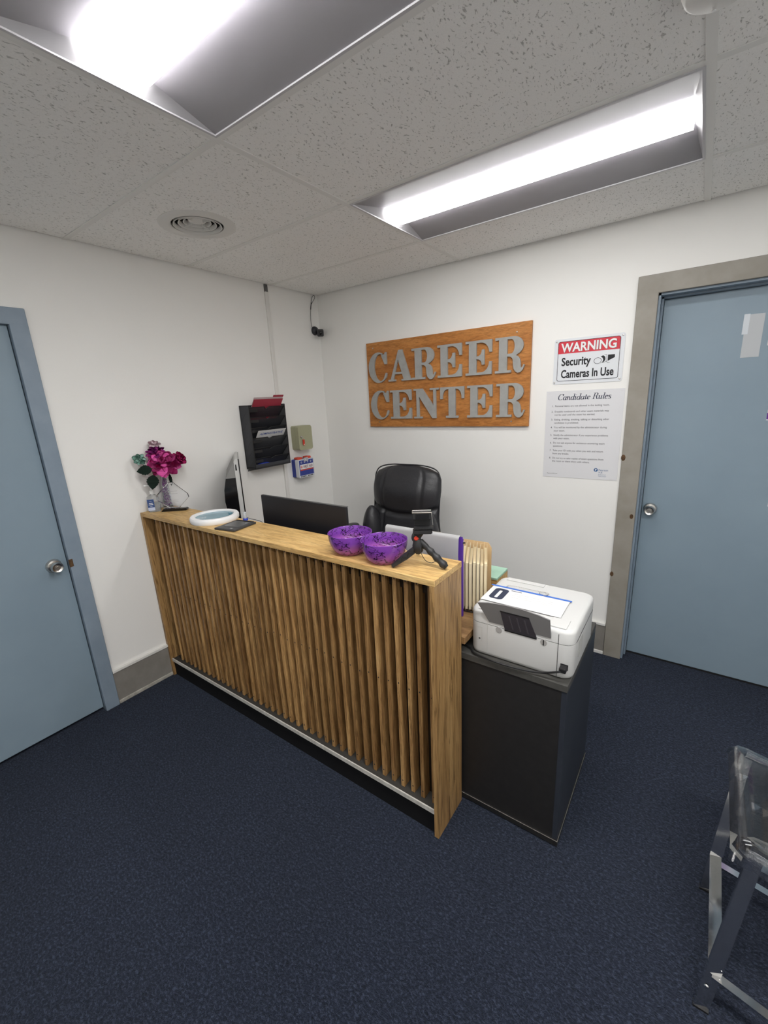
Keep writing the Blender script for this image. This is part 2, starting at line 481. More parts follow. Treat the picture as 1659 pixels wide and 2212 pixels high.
# ---- round air diffuser
t = thing('air_diffuser', 'round white ceiling air diffuser with concentric rings', 'air vent', (DCX, DCY, H))
b = nb(); lathe(b, [(0.110, 0.006), (0.112, -0.002), (0.120, -0.006), (0.150, -0.004), (0.164, 0.0), (0.164, 0.002)], 48); obj('flange', b, MAT['whitetrim'], t, True)
MAT['duct'] = base_mat('duct grey', (0.12, 0.12, 0.125, 1), 0.7)
b = nb(); lathe(b, [(0.111, 0.0), (0.111, 0.075), (0, 0.075)], 48); obj('duct_throat', b, MAT['duct'], t, True)
for r, z in ((0.104, -0.004), (0.082, 0.003), (0.060, 0.010)):
    b = nb(); lathe(b, [(r, z), (r-0.005, z+0.016), (r-0.0075, z+0.016), (r-0.0035, z), (r, z)], 48); obj('ring', b, MAT['whitetrim'], t, True)
b = nb(); lathe(b, [(0, 0.016), (0.036, 0.016), (0.039, 0.020), (0.036, 0.026), (0, 0.026)], 32); obj('center_disc', b, MAT['whitetrim'], t, True)
for k in range(4):
    a = k*PI/2+0.3
    obj('spoke', B(0.03, 0.111, -0.0015, 0.0015, 0.006, 0.030), MAT['whitetrim'], t, rot=(0, 0, a))

# ---- smoke alarm
t = thing('smoke_alarm', 'round white smoke alarm on the ceiling grid', 'smoke alarm', (2.452, -1.385, H))
b = nb(); lathe(b, [(0, -0.040), (0.058, -0.040), (0.064, -0.036), (0.074, -0.012), (0.076, -0.0025), (0, -0.0025)], 48); obj('housing', b, MAT['whitetrim'], t, True)
for k in range(4): obj('sounder_slot', B(0.020+k*.006, 0.0225+k*.006, 0.008, 0.022, -0.0407, -0.0395), MAT['dark'], t)
b = nb(); lathe(b, [(0, -0.0425), (0.0035, -0.041), (0.004, -0.0395)], 12, Matrix.Translation((-0.012, 0.052, 0))); obj('indicator_light', b, base_mat('led', (0.9, 0.9, 0.9, 1), 0.2), t, True)

# ================================================================ doors and trim
def knob(parent, loc, axis, ball=False):
    M = Vector(axis).to_track_quat('Z', 'Y').to_matrix().to_4x4()
    k = obj('knob_rosette', lathe(nb(), [(0, 0), (0.034, 0), (0.034, 0.003), (0.028, 0.011), (0.014, 0.014), (0, 0.014)], 32, M), MAT['steel'], parent, True, loc=loc)
    obj('knob', lathe(nb(), [(0, 0.012), (0.013, 0.013), (0.013, 0.026), (0.020, 0.032), (0.0265, 0.046), (0.0265, 0.052), (0.022, 0.060), (0.016, 0.058), (0.013, 0.055), (0, 0.055)], 32, M), MAT['steel'], k, True)
    obj('keyhole', lathe(nb(), [(0, 0.0565), (0.006, 0.0565), (0.007, 0.0545)], 16, M), MAT['steel'], k, True)
    return k

# door_1 : left wall
d = thing('door_1', 'plain slate blue door in the left wall with steel knob', 'door', (0, 0, 0), kind='structure')
obj('slab', B(-0.052, -0.010, LY1+0.004, LY0-0.005, 0.020, LZ-0.004, bev=0.002), MAT['bluepaint'], d)
obj('casing', B(0.0, 0.019, LY0-0.003, -1.912, 0.0, 2.071, bev=0.003), MAT['bluetrim'], d)
obj('casing', B(0.0, 0.019, LY1-0.066, LY1+0.003, 0.0, 2.071, bev=0.003), MAT['bluetrim'], d)
obj('casing', B(0.0, 0.0192, LY1-0.066, -1.9122, LZ-0.003, 2.0712, bev=0.003), MAT['bluetrim'], d)
obj('jamb', B(-TH, -0.0005, LY0-0.002, LY0-0.0002, 0, LZ), MAT['bluetrim'], d)
obj('jamb', B(-TH, -0.0005, LY1+0.0002, LY1+0.003, 0, LZ), MAT['bluetrim'], d)
obj('jamb', B(-TH, -0.0005, LY1, LY0, LZ-0.003, LZ-0.0002), MAT['bluetrim'], d)
knob(d, (-0.010, -2.040, 0.885), (1, 0, 0))
obj('strike_plate', B(0.0185, 0.0205, -1.984, -1.966, 0.862, 0.902, bev=0.0006), MAT['chip'], d)

# door_2 : back wall
d = thing('door_2', 'plain slate blue door in the back wall with taupe frame', 'door', (0, 0, 0), kind='structure')
obj('slab', B(DX0+0.022, DX1-0.022, 0.090, 0.133, 0.012, DZ-0.022, bev=0.002), MAT['bluepaint'], d)
obj('casing', B(2.192, DX0+0.002, -0.018, 0.0, 0, 2.130, bev=0.003), MAT['taupe'], d)
obj('casing', B(DX1-0.002, DX1+0.088, -0.018, 0.0, 0, 2.130, bev=0.003), MAT['taupe'], d)
obj('casing', B(2.1922, DX1+0.0878, -0.0182, 0.0, DZ-0.002, 2.1302, bev=0.003), MAT['taupe'], d)
for a in ((DX0+.0005, DX0+0.012), (DX1-0.012, DX1-.0005)): obj('jamb', B(*a, 0.0005, .16, 0, DZ), MAT['bluetrim'], d)
obj('jamb', B(DX0+.001, DX1-.001, 0.0005, .16, DZ-0.012, DZ-.0005), MAT['bluetrim'], d)
for a in ((DX0+0.0125, DX0+0.021), (DX1-0.021, DX1-0.0125)): obj('door_stop', B(*a, 0.055, 0.087, 0, DZ-0.013), MAT['bluetrim'], d)
obj('door_stop', B(DX0+.0125, DX1-.0125, 0.055, 0.087, DZ-0.021, DZ-0.0125), MAT['bluetrim'], d)
obj('threshold', B(DX0+.013, DX1-.013, 0.092, 0.16, 0.0005, 0.010), MAT['dark'], d)
knob(d, (2.346, 0.090, 0.934), (0, -1, 0))
for x, z, r in ((2.200, 1.232, .016), (2.268, 0.905, .013), (2.198, 0.545, .014)):
    bb = nb(); lathe(bb, [(0, 0.0012), (r*.6, 0.001), (r, 0.0)], 9, Matrix.Translation((x, -0.0182, z)) @ Matrix.Rotation(PI/2, 4, 'X') @ Matrix.Diagonal((0.7, 1.1, 1, 1)))
    obj('chipped_spot', bb, MAT['chip'], d)
# sheet on that door
s = tag(obj('door_notice', B(2.640, 2.7080, 0.0887, 0.0895, 1.715, 1.906), base_mat('frosted sheet', (.46, .48, .50, 1), .35)), 'pale frosted sheet taped high on the blue door', 'paper')
obj('tape', B(2.632, 2.654, 0.0880, 0.0887, 1.820, 1.909), base_mat('clear tape', (.62, .66, .70, 1), .2), s)
def flyer(label, x0, z0, z1, blocks):
    t = thing('door_flyer', label, 'flyer', (x0, 0.0895, z0))
    obj('sheet', B(0, .2159, -.0008, 0, 0, z1-z0), MAT['paper2'], t)
    for a0, a1, c in blocks: obj('printed_block', B(.0002, .2, -.0012, -.0009, a0-z0, a1-z0), c, t)
XF = (2.732, 2.775, 2.838)
PUR = base_mat('flyer purple', (.12, .02, .24, 1), .5)
flyer('white flyer with blue and dark print at the door notice', XF[0], 1.762, 1.905, [(1.868, 1.876, MAT['blueink']), (1.835, 1.853, MAT['blueink']), (1.815, 1.822, MAT['ink']), (1.785, 1.793, MAT['ink'])])
flyer('white flyer with purple blocks on the blue door', XF[1], 1.420, 1.742, [(1.700, 1.710, MAT['ink']), (1.545, 1.595, PUR), (1.470, 1.530, PUR), (1.425, 1.455, PUR)])
flyer('white flyer with one dark bar, lowest on the blue door', XF[2], 1.000, 1.277, [(1.140, 1.155, MAT['navyink']), (1.105, 1.108, MAT['ink'])])

# baseboards
t = thing('baseboard_left', 'grey baseboard with white cap strip left of the counter', 'baseboard', kind='structure')
obj('board', B(0.0, 0.012, -1.911, -0.02, 0.022, 0.196), MAT['basegrey'], t)
obj('cap_strip', B(0.0, 0.018, -1.911, -0.02, 0.196, 0.212, bev=0.002), MAT['whitetrim'], t)
obj('shoe_strip', B(0.0, 0.016, -1.911, -0.02, 0.0, 0.022, bev=0.003), m_noisy('worn white', (0.30, 0.28, 0.24, 1), (0.5, 0.48, 0.43, 1), 30, 0.5), t)
t = thing('baseboard_back', 'grey baseboard with white cap strip on the back wall', 'baseboard', kind='structure')
obj('board', B(0.02, 2.190, -0.012, 0.0, 0.022, 0.196), MAT['basegrey'], t)
obj('cap_strip', B(0.02, 2.190, -0.018, 0.0, 0.196, 0.212, bev=0.002), MAT['whitetrim'], t)
obj('shoe_strip', B(0.02, 2.190, -0.016, 0.0, 0.0, 0.022, bev=0.003), MAT['whitetrim'], t)

# cable raceway on the left wall
t = thing('trim_1', 'slim white cable raceway running down the left wall', 'cable raceway', kind='structure')
obj('cover', B(0.0, 0.014, -0.522, -0.494, 0.75, 2.352, bev=0.003), MAT['whitetrim'], t)
obj('cable_stub', B(0.0, 0.012, -0.520, -0.496, 2.352, 2.398), base_mat('grey cable', (0.12, 0.12, 0.12, 1), 0.6), t)

# ================================================================ reception counter
CX0, CX1, CYF, CYB, CZ = 0.004, 1.896, -1.597, -1.402, 1.050
t = thing('reception_counter', 'oak reception counter fronted by vertical wooden slats', 'counter', (0, 0, 0))
def part_at(name, bmf, mat, parent, c, **k):
    return obj(name, bmf, mat, parent, loc=c, **k)
xc = (CX0+CX1)/2
part_at('top_board', B(-(CX1-CX0)/2, (CX1-CX0)/2, CYF, CYB, -0.021, 0.0, bev=0.0012), MAT['oak_x'], t, (xc, 0, CZ))
part_at('end_panel', B(-0.0185, 0, CYF, CYB, 0, CZ-0.0215, bev=0.001), MAT['oak_z'], t, (CX1-0.001, 0, 0))
part_at('end_panel', B(0, 0.022, CYF, CYB, 0, CZ-0.0215, bev=0.001), MAT['oak_z'], t, (CX0+0.001, 0, 0))
XA, XB = CX0+0.0235, CX1-0.0200
obj('back_panel', B(XA, XB, -1.524, -1.512, 0.10, CZ-0.022), MAT['backing'], t)
obj('ledge', B(XA, XB, -1.586, -1.512, 0.098, 0.113), base_mat('dark ledge', (0.035, 0.032, 0.028, 1), 0.7), t)
obj('white_lip', B(XA, XB, -1.591, -1.586, 0.098, 0.117), m_noisy('worn white lip', (0.45, 0.43, 0.39, 1), (0.62, 0.60, 0.56, 1), 40, 0.5), t)
obj('kick_board', B(XA, XB, -1.582, -1.570, 0.0, 0.098), MAT['blackmatte'], t)
obj('top_cleat', B(XA, XB, -1.540, -1.524, 0.97, CZ-0.022), MAT['backing'], t)
SH = CZ-0.0225-0.1135
sm = bpy.data.meshes.new('slat'); b = B(-0.0080, 0.0080, -0.019, 0.0205, 0, SH, bev=0.0007, seg=1); b.to_mesh(sm); b.free(); sm.materials.append(MAT['slat'])
kmesh = bpy.data.meshes.new('screw'); b = nb(); lathe(b, [(0, 0.0002), (0.0028, 0.0005), (0.0032, 0.0)], 8, Matrix.Rotation(PI/2, 4, 'X')); b.to_mesh(kmesh); b.free(); kmesh.materials.append(MAT['dark'])
NS = 39
for k in range(NS):
    x = 0.098+(1.857-0.098)*k/(NS-1)
    o = bpy.data.objects.new('slat', sm); COL.objects.link(o); o.parent = t
    o.location = (x+random.uniform(-.0015, .0015), -1.5455, 0.1135); o.rotation_euler = (0, random.uniform(-.0012, .0012), 0)
    for z in (0.03, 0.47, SH-0.018):
        c = bpy.data.objects.new('screw', kmesh); COL.objects.link(c); c.parent = o; c.location = (random.uniform(-.001, .001), -0.0191, z+random.uniform(-.01, .01)*(z == 0.47))

# ---- work desk behind it
t = thing('work_desk', 'brown wooden work desk behind the slatted counter', 'desk')
MAT['desk'] = m_wood('desk veneer', (0.16, 0.085, 0.035, 1), (0.26, 0.15, 0.065, 1), (0.34, 0.21, 0.10, 1), (0.8, 5, 5))
obj('desktop', B(0.03, 1.906, -1.398, -0.80, 0.722, 0.750, bev=0.002), MAT['desk'], t)
obj('side_panel', B(0.05, 0.075, -1.38, -0.82, 0, 0.722), MAT['black'], t)
obj('side_panel', B(1.770, 1.795, -1.38, -0.82, 0, 0.722), MAT['black'], t)
obj('modesty_panel', B(0.075, 1.770, -1.37, -1.355, 0.2, 0.722), MAT['black'], t)

# ---- filing cabinet under the printer
t = thing('filing_cabinet', 'charcoal grey laminate filing cabinet under the printer', 'cabinet', (1.800, -1.388, 0))
MAT['char'] = m_noisy('charcoal laminate', (0.014, 0.0135, 0.0135, 1), (0.020, 0.019, 0.019, 1), 30, 0.45, 0.0)
MAT['chartop'] = m_noisy('charcoal top', (0.050, 0.049, 0.045, 1), (0.070, 0.068, 0.063, 1), 40, 0.5)
MAT['charside'] = m_noisy('charcoal side', (0.022, 0.026, 0.036, 1), (0.030, 0.035, 0.046, 1), 10, 0.4)
W_, D_, Z_ = 0.464, 0.475, 0.680
obj('top', B(0, W_, 0.0, D_, Z_-0.026, Z_, bev=0.0015), MAT['chartop'], t)
obj('back_panel', B(0.002, W_-0.018, 0.004, 0.018, 0.030, Z_-0.0265), MAT['char'], t)
obj('side_panel', B(W_-0.018, W_-0.001, 0.003, D_-0.001, 0.0305, Z_-0.0265), MAT['charside'], t)
obj('side_panel', B(0.001, 0.0018, 0.018, D_-0.001, 0.0305, Z_-0.0265), MAT['charside'], t)
obj('base', B(0, W_+0.002, -0.002, D_, 0.006, 0.0295), MAT['char'], t)
obj('worn_edge', B(0.0, W_+0.0025, -0.0026, -0.0016, 0.0275, 0.0298), m_noisy('bare edge', (0.16, 0.15, 0.13, 1), (0.34, 0.32, 0.29, 1), 60, 0.5), t)
obj('worn_edge', B(W_+0.0017, W_+0.0027, -0.002, D_, 0.0275, 0.0298), bpy.data.materials['bare edge'], t)
for z0, z1 in ((0.04, 0.33), (0.34, 0.64)):
    dr = obj('drawer', B(0.02, W_-0.02, D_, D_+0.016, z0, z1, bev=0.002), MAT['char'], t)
    obj('handle', B(0.17, 0.29, D_+0.016, D_+0.032, (z0+z1)/2-.006, (z0+z1)/2+.006, bev=0.002), MAT['steel'], dr)
for x in (0.03, W_-0.03):
    for y in (0.03, D_-0.03): obj('foot', B(x-.015, x+.015, y-.015, y+.015, 0, 0.006), MAT['black'], t)

# ================================================================ CAREER CENTER sign
def glyph(ch):
    E_ = lambda: [[(0, 0), (1, 0), (1, .37), (.90, .37)] + arc(.60, .37, .30, .30, 0, -90, 8)[1:] + [(.42, .07), (.42, .46)] +
                  [(.50, .455), (.575, .42), (.615, .36), (.625, .29), (.725, .29), (.725, .73), (.625, .73), (.615, .66), (.575, .59), (.50, .55), (.42, .545), (.42, .93)] +
                  arc(.60, .64, .30, .29, 90, 0, 8) + [(1, .64), (1, 1), (0, 1), (0, .93), (.13, .93), (.13, .07), (0, .07)]]
    if ch == 'E': return [E_()]
    if ch == 'C':
        o = arc(.53, .5, .53, .52, 62, 318, 26); i = arc(.62, .5, .32, .455, 305, 72, 22)
        return [[o+[(.97, .27), (.93, .31), (.89, .30)]+i], [[(.86, .60), (.97, .60), (.97, 1.0), (.90, 1.0), (.86, .93), (.74, .94), (.70, .90)]]]
    if ch == 'A':
        return [[[(0, 0), (.31, 0), (.31, .06), (.225, .06), (.275, .23), (.595, .23), (.645, .06), (.56, .06), (.56, 0), (1, 0), (1, .06), (.93, .06), (.62, 1.02), (.46, 1.02), (.10, .06), (0, .06)],
                 [(.30, .30), (.43, .72), (.57, .30)]]]
    if ch == 'R':
        stem = [[(0, 0), (.55, 0), (.55, .07), (.41, .07), (.41, .45), (.47, .45)] + arc(.47, .31, .14, .14, 90, 20, 5) +
                [(.615, .20), (.635, .10), (.68, .03), (.76, -.02), (.85, -.015), (.93, .05), (1.0, .19), (.955, .21), (.915, .13), (.885, .115), (.87, .14), (.86, .27)] +
                [(.83, .37), (.77, .44), (.70, .475)] + arc(.62, .74, .32, .26, -62, 90, 14) + [(0, 1), (0, .93), (.13, .93), (.13, .07), (0, .07)],
                [(.41, .53), (.41, .93), (.54, .93)] + arc(.54, .73, .115, .20, 90, -90, 12)]
        return [stem]
    if ch == 'N':
        return [[[(0, 0), (.34, 0), (.34, .06), (.22, .06), (.22, .74), (.74, 0), (.89, 0), (.89, .94), (1, .94), (1, 1), (.66, 1), (.66, .94), (.79, .94), (.79, .42), (.36, 1), (0, 1), (0, .94), (.11, .94), (.11, .06), (0, .06)]]]
    if ch == 'T':
        return [[[(.24, 0), (.76, 0), (.76, .07), (.645, .07), (.645, .93), (.70, .93)] + arc(.68, .68, .22, .25, 90, 10, 8)[1:] + [(.90, .62), (1, .62), (1, 1), (0, 1), (0, .62), (.10, .62)] +
                 arc(.32, .68, .22, .25, 170, 90, 8) + [(.355, .93), (.355, .07), (.24, .07)]]]
SX, SZ, SWD, SHT = 0.469, 1.403, 1.206, 0.598
t = thing('career_sign', 'stained wooden sign board with raised grey letters CAREER CENTER', 'sign', (SX, -0.002, SZ))
obj('board', B(0, SWD, -0.018, 0.0, 0, SHT, bev=0.001), MAT['sign'], t)
rows = [('CAREER', [(.022, .189), (.195, .395), (.396, .582), (.596, .771), (.798, .972), (.993, 1.176)], .320, .203),
        ('CENTER', [(.025, .193), (.203, .383), (.403, .601), (.613, .787), (.809, .979), (1.005, 1.185)], .058, .200)]
for word, xs, z0, hh in rows:
    for ch, (a, c) in zip(word, xs):
        b = nb()
        for loops in glyph(ch):
            prism(b, [[(x*(c-a), y*hh) for x, y in L] for L in loops], 0.012, M_BACK)
        obj('letter', b, MAT['letter'], t, loc=(a, -0.0185, z0))
for x, z in ((.06, .56), (1.12, .545), (.09, .035), (1.10, .030)):
    obj('screw', lathe(nb(), [(0, .003), (.004, .0025), (.005, 0)], 10, Matrix.Rotation(PI/2, 4, 'X')), MAT['steel'], t, loc=(x, -.018, z))

# ================================================================ WARNING sign
t = thing('warning_sign', 'white and red WARNING security cameras sign by the door frame', 'sign', (1.979, -0.001, 1.7595))
obj('plate', prism(nb(), [rrect(-.177, .177, -.1215, .1215, .012)], 0.0015, M_BACK), MAT['signwhite'], t)
L1 = Matrix.Translation((0, -0.0017, 0)) @ M_BACK; L2 = Matrix.Translation((0, -0.0021, 0)) @ M_BACK; L3 = Matrix.Translation((0, -0.0024, 0)) @ M_BACK
obj('border', prism(nb(), [rrect(-.157, .157, -.105, .108, .012), rrect(-.1545, .1545, -.1025, .1055, .010)[::-1]], 0, L2), MAT['ink'], t)
obj('red_band', prism(nb(), [[(-.1545, .043), (.1545, .043)] + arc(.1445, .0955, .010, .010, 0, 90, 5) + arc(-.1445, .0955, .010, .010, 90, 180, 5)], 0, L1), MAT['red'], t)
obj('lettering_shadow', text_bm('WARNING', 0.064, 'CENTER', 0.0017, fit=.279, M=Matrix.Translation((0.003, -.0021, .0505)) @ M_BACK), base_mat('grey shadow', (.10, .09, .09, 1), .5), t)
obj('lettering', text_bm('WARNING', 0.064, 'CENTER', 0.0017, fit=.279, M=Matrix.Translation((0.001, -.0026, .0520)) @ M_BACK), MAT['white'], t)
obj('lettering', text_bm('Security', 0.060, 'LEFT', 0.0017, fit=.153, M=Matrix.Translation((-.135, -.0021, -.021)) @ M_BACK), MAT['ink'], t)
obj('lettering', text_bm('Cameras In Use', 0.060, 'LEFT', 0.0017, fit=.269, M=Matrix.Translation((-.135, -.0021, -.087)) @ M_BACK), MAT['ink'], t)
icon = nb()
prism(icon, [[(x, z) for x, z in arc(.052, -.0085, .019, .0165, 0, 360, 24)[:-1]], [(x, z) for x, z in arc(.052, -.0085, .0168, .0145, 0, -360, 24)[:-1]]], 0, L2)
prism(icon, [arc(.058, -.006, .021, .0185, 70, -75, 10) + arc(.074, -.001, .016, .018, -80, 80, 10)], 0, L2)
prism(icon, [[(.084, .0205), (.096, .0205), (.097, -.013), (.086, -.019), (.074, -.022), (.074, -.0205), (.085, -.0175), (.0955, -.012), (.0945, .019), (.084, .019)]], 0, L2)
prism(icon, [[(.101, .0185), (.134, .0180), (.135, .003), (.101, -.0135)]], 0, L2)
prism(icon, [[(.094, -.014), (.100, -.022), (.112, -.024), (.112, -.0225), (.101, -.0205), (.096, -.013)]], 0, L2)
obj('camera_icon', icon, MAT['ink'], t)
for x, z in ((-.165, .109), (.166, .110), (-.168, -.110), (.166, -.108)):
    obj('screw', lathe(nb(), [(0, .0032), (.004, .0026), (.0052, 0)], 10, Matrix.Rotation(PI/2, 4, 'X')), MAT['steel'], t, loc=(x, -.0016, z))

# ================================================================ Candidate Rules poster
def nib_text(word, size, thick, thin, shear, M):
    """Broad-nib lettering: vertical strokes heavy, horizontals hairline."""
    def ell(cx, cy, rx, ry, a0, a1, k=12): return arc(cx, cy, rx, ry, a0, a1, k)
    G = {
     'C': (.78, [ell(.42, .5, .36, .48, 60, 310, 18), [(.62, .90), (.70, .98)], [(.70, .98), (.66, .70)]]),
     'R': (.82, [[(.18, .02), (.18, .98)], [(.02, .98), (.40, .98)], [(.02, .02), (.34, .02)], ell(.38, .74, .24, .24, 90, -90, 10), [(.18, .50), (.40, .50)], [(.40, .50), (.56, .40), (.60, .12), (.72, .02), (.82, .10)]]),
     'a': (.56, [ell(.24, .28, .19, .27, 60, 360, 14), [(.43, .54), (.43, .10), (.48, .02), (.56, .08)]]),
     'n': (.60, [[(.0, .46), (.08, .55), (.12, .50), (.12, .02)], ell(.27, .36, .15, .19, 180, 0, 8), [(.42, .36), (.42, .10), (.48, .02), (.58, .08)]]),
     'd': (.58, [ell(.24, .28, .19, .27, 60, 360, 14), [(.30, .98), (.43, .98), (.43, .10), (.48, .02), (.57, .08)]]),
     'i': (.32, [[(.0, .46), (.08, .55), (.12, .50), (.12, .10), (.17, .02), (.28, .08)], [(.11, .78), (.14, .80)]]),
     't': (.36, [[(.14, .76), (.14, .10), (.19, .02), (.32, .10)], [(.02, .54), (.30, .54)]]),
     'e': (.48, [[(.06, .29), (.34, .34)], ell(.23, .28, .18, .27, 20, 310, 14)]),
     'u': (.60, [[(.0, .46), (.08, .55), (.12, .50), (.12, .16)], ell(.27, .16, .15, .15, 180, 360, 8), [(.42, .55), (.42, .10), (.48, .02), (.58, .08)]]),
     'l': (.30, [[(.0, .98), (.12, .98), (.12, .10), (.17, .02), (.27, .08)]]),
     's': (.42, [ell(.19, .42, .13, .13, 40, 200, 8) + [(.14, .34), (.26, .26)] + ell(.19, .14, .15, .13, 40, -150, 8)]),
    }
    b = nb(); x = 0.0
    for ch in word:
        if ch == ' ': x += .30; continue
        adv, strokes = G[ch]
        for st in strokes:
            for p, q in zip(st, st[1:]):
                pts = []
                for (u, v) in (p, q):
                    for du in (-1, 1):
                        for dv in (-1, 1): pts.append((u+du*thick/2, v+dv*thin/2))
                pts = sorted(set(pts))
                def half(P):
                    h = []
                    for c in P:
                        while len(h) > 1 and (h[-1][0]-h[-2][0])*(c[1]-h[-2][1])-(h[-1][1]-h[-2][1])*(c[0]-h[-2][0]) <= 0: h.pop()
                        h.append(c)
                    return h[:-1]
                hull = half(pts)+half(pts[::-1])
                vs = [b.verts.new(M @ Vector(((x+u+shear*v)*size, v*size, 0))) for u, v in hull]
                b.faces.new(vs)
        x += adv
    return b, x*size
t = thing('rules_poster', 'white Candidate Rules poster below the warning sign', 'poster', (1.975, -0.001, 1.350))
obj('sheet', B(-.204, .202, -.0008, 0, -.251, .251), MAT['paper2'], t)
bb, wdt = nib_text('Candidate Rules', .0335, .125, .032, .24, Matrix.Identity(4))
bb.transform(Matrix.Translation((-.142, -.0011, .200)) @ M_BACK @ Matrix.Diagonal((.278/wdt, 1, 1, 1)))
obj('title_lettering', bb, MAT['navyink'], t)
rules = [(1, ['Personal items are not allowed in the testing room.']),
         (2, ['Erasable noteboards and other exam materials may', 'not be used until the exam has started.']),
         (3, ['Eating, drinking, smoking, talking or disturbing other', 'candidates is prohibited.']),
         (4, ['You will be monitored by the administrator during', 'your exam.']),
         (5, ['Notify the administrator if you experience problems', 'with your exam.']),
         (6, ['Do not ask anyone for assistance answering exam', 'questions.']),
         (7, ['Take your ID with you when you exit and return', 'from any breaks.']),
         (8, ['Do not try to take copies of exam questions from', 'the room or share them with others.'])]
zs = [.162, .131, .085, .040, -.005, -.050, -.095, -.140]
bms = []
for (n_, lines), z in zip(rules, zs):
    bms.append(text_bm('%d.' % n_, .0142, 'LEFT', .0001, 1.0, M=Matrix.Translation((-.172, -.0011, z)) @ M_BACK))
    for k, ln in enumerate(lines):
        bms.append(text_bm(ln, .0142, 'LEFT', .0001, 0.97, M=Matrix.Translation((-.154, -.0011, z-.0185*k)) @ M_BACK))
obj('rules_lettering', join(bms), MAT['greyink'], t)
LP = Matrix.Translation((0, -.0011, 0)) @ M_BACK; LP2 = Matrix.Translation((0, -.0014, 0)) @ M_BACK
obj('logo_disc', prism(nb(), [arc(.090, -.196, .0105, .0105, 0, 360, 24)[:-1]], 0, LP), MAT['logo'], t)
obj('logo_letter', text_bm('P', .018, 'CENTER', .0004, 1, M=Matrix.Translation((.090, -.0014, -.2025)) @ M_BACK), MAT['white'], t)
obj('logo_lettering', join([text_bm('Pearson', .0155, M=Matrix.Translation((.104, -.0011, -.201)) @ M_BACK), text_bm('VUE', .012, M=Matrix.Translation((.104, -.0011, -.214)) @ M_BACK),
     text_bm('Authorized', .0085, M=Matrix.Translation((.104, -.0011, -.225)) @ M_BACK), text_bm('Test Center', .0085, M=Matrix.Translation((.104, -.0011, -.234)) @ M_BACK)]), MAT['logo'], t)
obj('address_lettering', text_bm('PearsonVUE.com', .0085, M=Matrix.Translation((-.180, -.0011, -.232)) @ M_BACK), MAT['ink'], t)
for x, z in ((-.190, .238), (.186, .240), (-.185, -.243), (.170, -.245)): obj('staple', B(x-.006, x+.006, -.0016, -.0008, z-.0006, z+.0006), MAT['steel'], t)

# ================================================================ left wall: file rack
RYL, RYR, RZB, RZT, RD = -0.843, -0.533, 1.182, 1.604, 0.098
def m_mesh():
    m = base_mat('black wire mesh', (0.045, 0.047, 0.055, 1), 0.40); n = N(m)
    tr = n.n('ShaderNodeBsdfTransparent'); mx = n.n('ShaderNodeMixShader'); mx.inputs[0].default_value = 0.80
    out = n.t.nodes['Material Output']
    n.l(tr.outputs[0], mx.inputs[1]); n.l(n.b.outputs[0], mx.inputs[2]); n.l(mx.outputs[0], out.inputs['Surface'])
    return m
MAT['mesh'] = m_mesh()
t = thing('file_rack', 'black wire mesh six-pocket file rack hung on the left wall', 'file rack', (0, 0, 0))
obj('back_sheet', B(0.002, 0.0035, RYL, RYR, RZB, RZT), MAT['mesh'], t)
for y in (RYL, RYR-0.0015):
    b = nb(); box(b, 0.0035, RD, y, y+0.0015, RZB+.012, RZT); obj('side_sheet', b, MAT['mesh'], t)
b = nb()
for y in (RYL, RYR):
    for x in (0.003, RD): cyl(b, (x, y, RZB), (x, y, RZT), .0032, n=8)
    for z in (RZB+.006, RZT): cyl(b, (0.003, y, z), (RD, y, z), .0032, n=8)
for x, z in ((0.003, RZB), (RD, RZB+.006), (0.003, RZT)): cyl(b, (x, RYL, z), (x, RYR, z), .0032, n=8)
obj('wire_frame', b, MAT['black'], t)
obj('bottom_tray', B(0.003, RD, RYL, RYR, RZB-.001, RZB+.001), MAT['mesh'], t)
obj('front_lip', B(RD-.0008, RD+.0008, RYL, RYR, RZB, RZB+.030), MAT['mesh'], t)
PK = [RZT-0.012-0.068*k for k in range(6)]
for z in PK:
    b = nb(); ym = (RYL+RYR)/2
    pts = [(RYL+.002, 0), (RYR-.002, 0), (RYR-.002, .088), (ym+.045, .088), (ym+.022, .088), (ym, .074), (ym-.022, .088), (ym-.045, .088), (RYL+.002, .088)]
    ax = Vector((RD-.012, 0, .088)).normalized()
    def S(p, off=0): return Vector((0.008+off, p[0], z-.088))+ax*p[1]*(math.hypot(RD-.012, .088)/.088)
    v = [b.verts.new(S(p)) for p in pts]; b.faces.new(v)
    pk = obj('pocket', b, MAT['mesh'], t)
    b = nb(); tube(b, [S(p) for p in (pts[2], pts[3], pts[4], pts[5], pts[6], pts[7], pts[8])], .0028, 6, 0)
    for k in (0, 1): cyl(b, S(pts[k]), S(pts[2] if k else pts[8]), .0026, n=6)
    obj('rim', b, MAT['black'], pk)
    obj('label_holder', B(RD-.020, RD-.018, RYL+.02, RYL+.085, z-.032, z-.014), MAT['black'], pk)
for z in (RZT-.03,): obj('mount_screw', lathe(nb(), [(0, .004), (.006, .003), (.007, 0)], 12, Matrix.Translation((.004, RYL+.03, z)) @ Matrix.Rotation(PI/2, 4, 'Y')), MAT['steel'], t)

MAT['redcard'] = base_mat('red folder', (0.36, 0.035, 0.06, 1), 0.6)
t = thing('red_folder', 'red file folder with pale tab in the top rack pocket', 'folder', (0.010, -0.742, 1.512), (0, 0.60, 0))
obj('front_cover', B(0.006, 0.0072, -0.055, 0.195, 0, 0.163, bev=0.0004), MAT['redcard'], t)
obj('back_cover', B(0.000, 0.0015, -0.055, 0.195, 0, 0.174, bev=0.0004), base_mat('pale folder lining', (0.55, 0.45, 0.45, 1), 0.7), t)
obj('tab', B(-0.0005, 0.0020, 0.105, 0.195, 0.173, 0.188), MAT['redcard'], t)

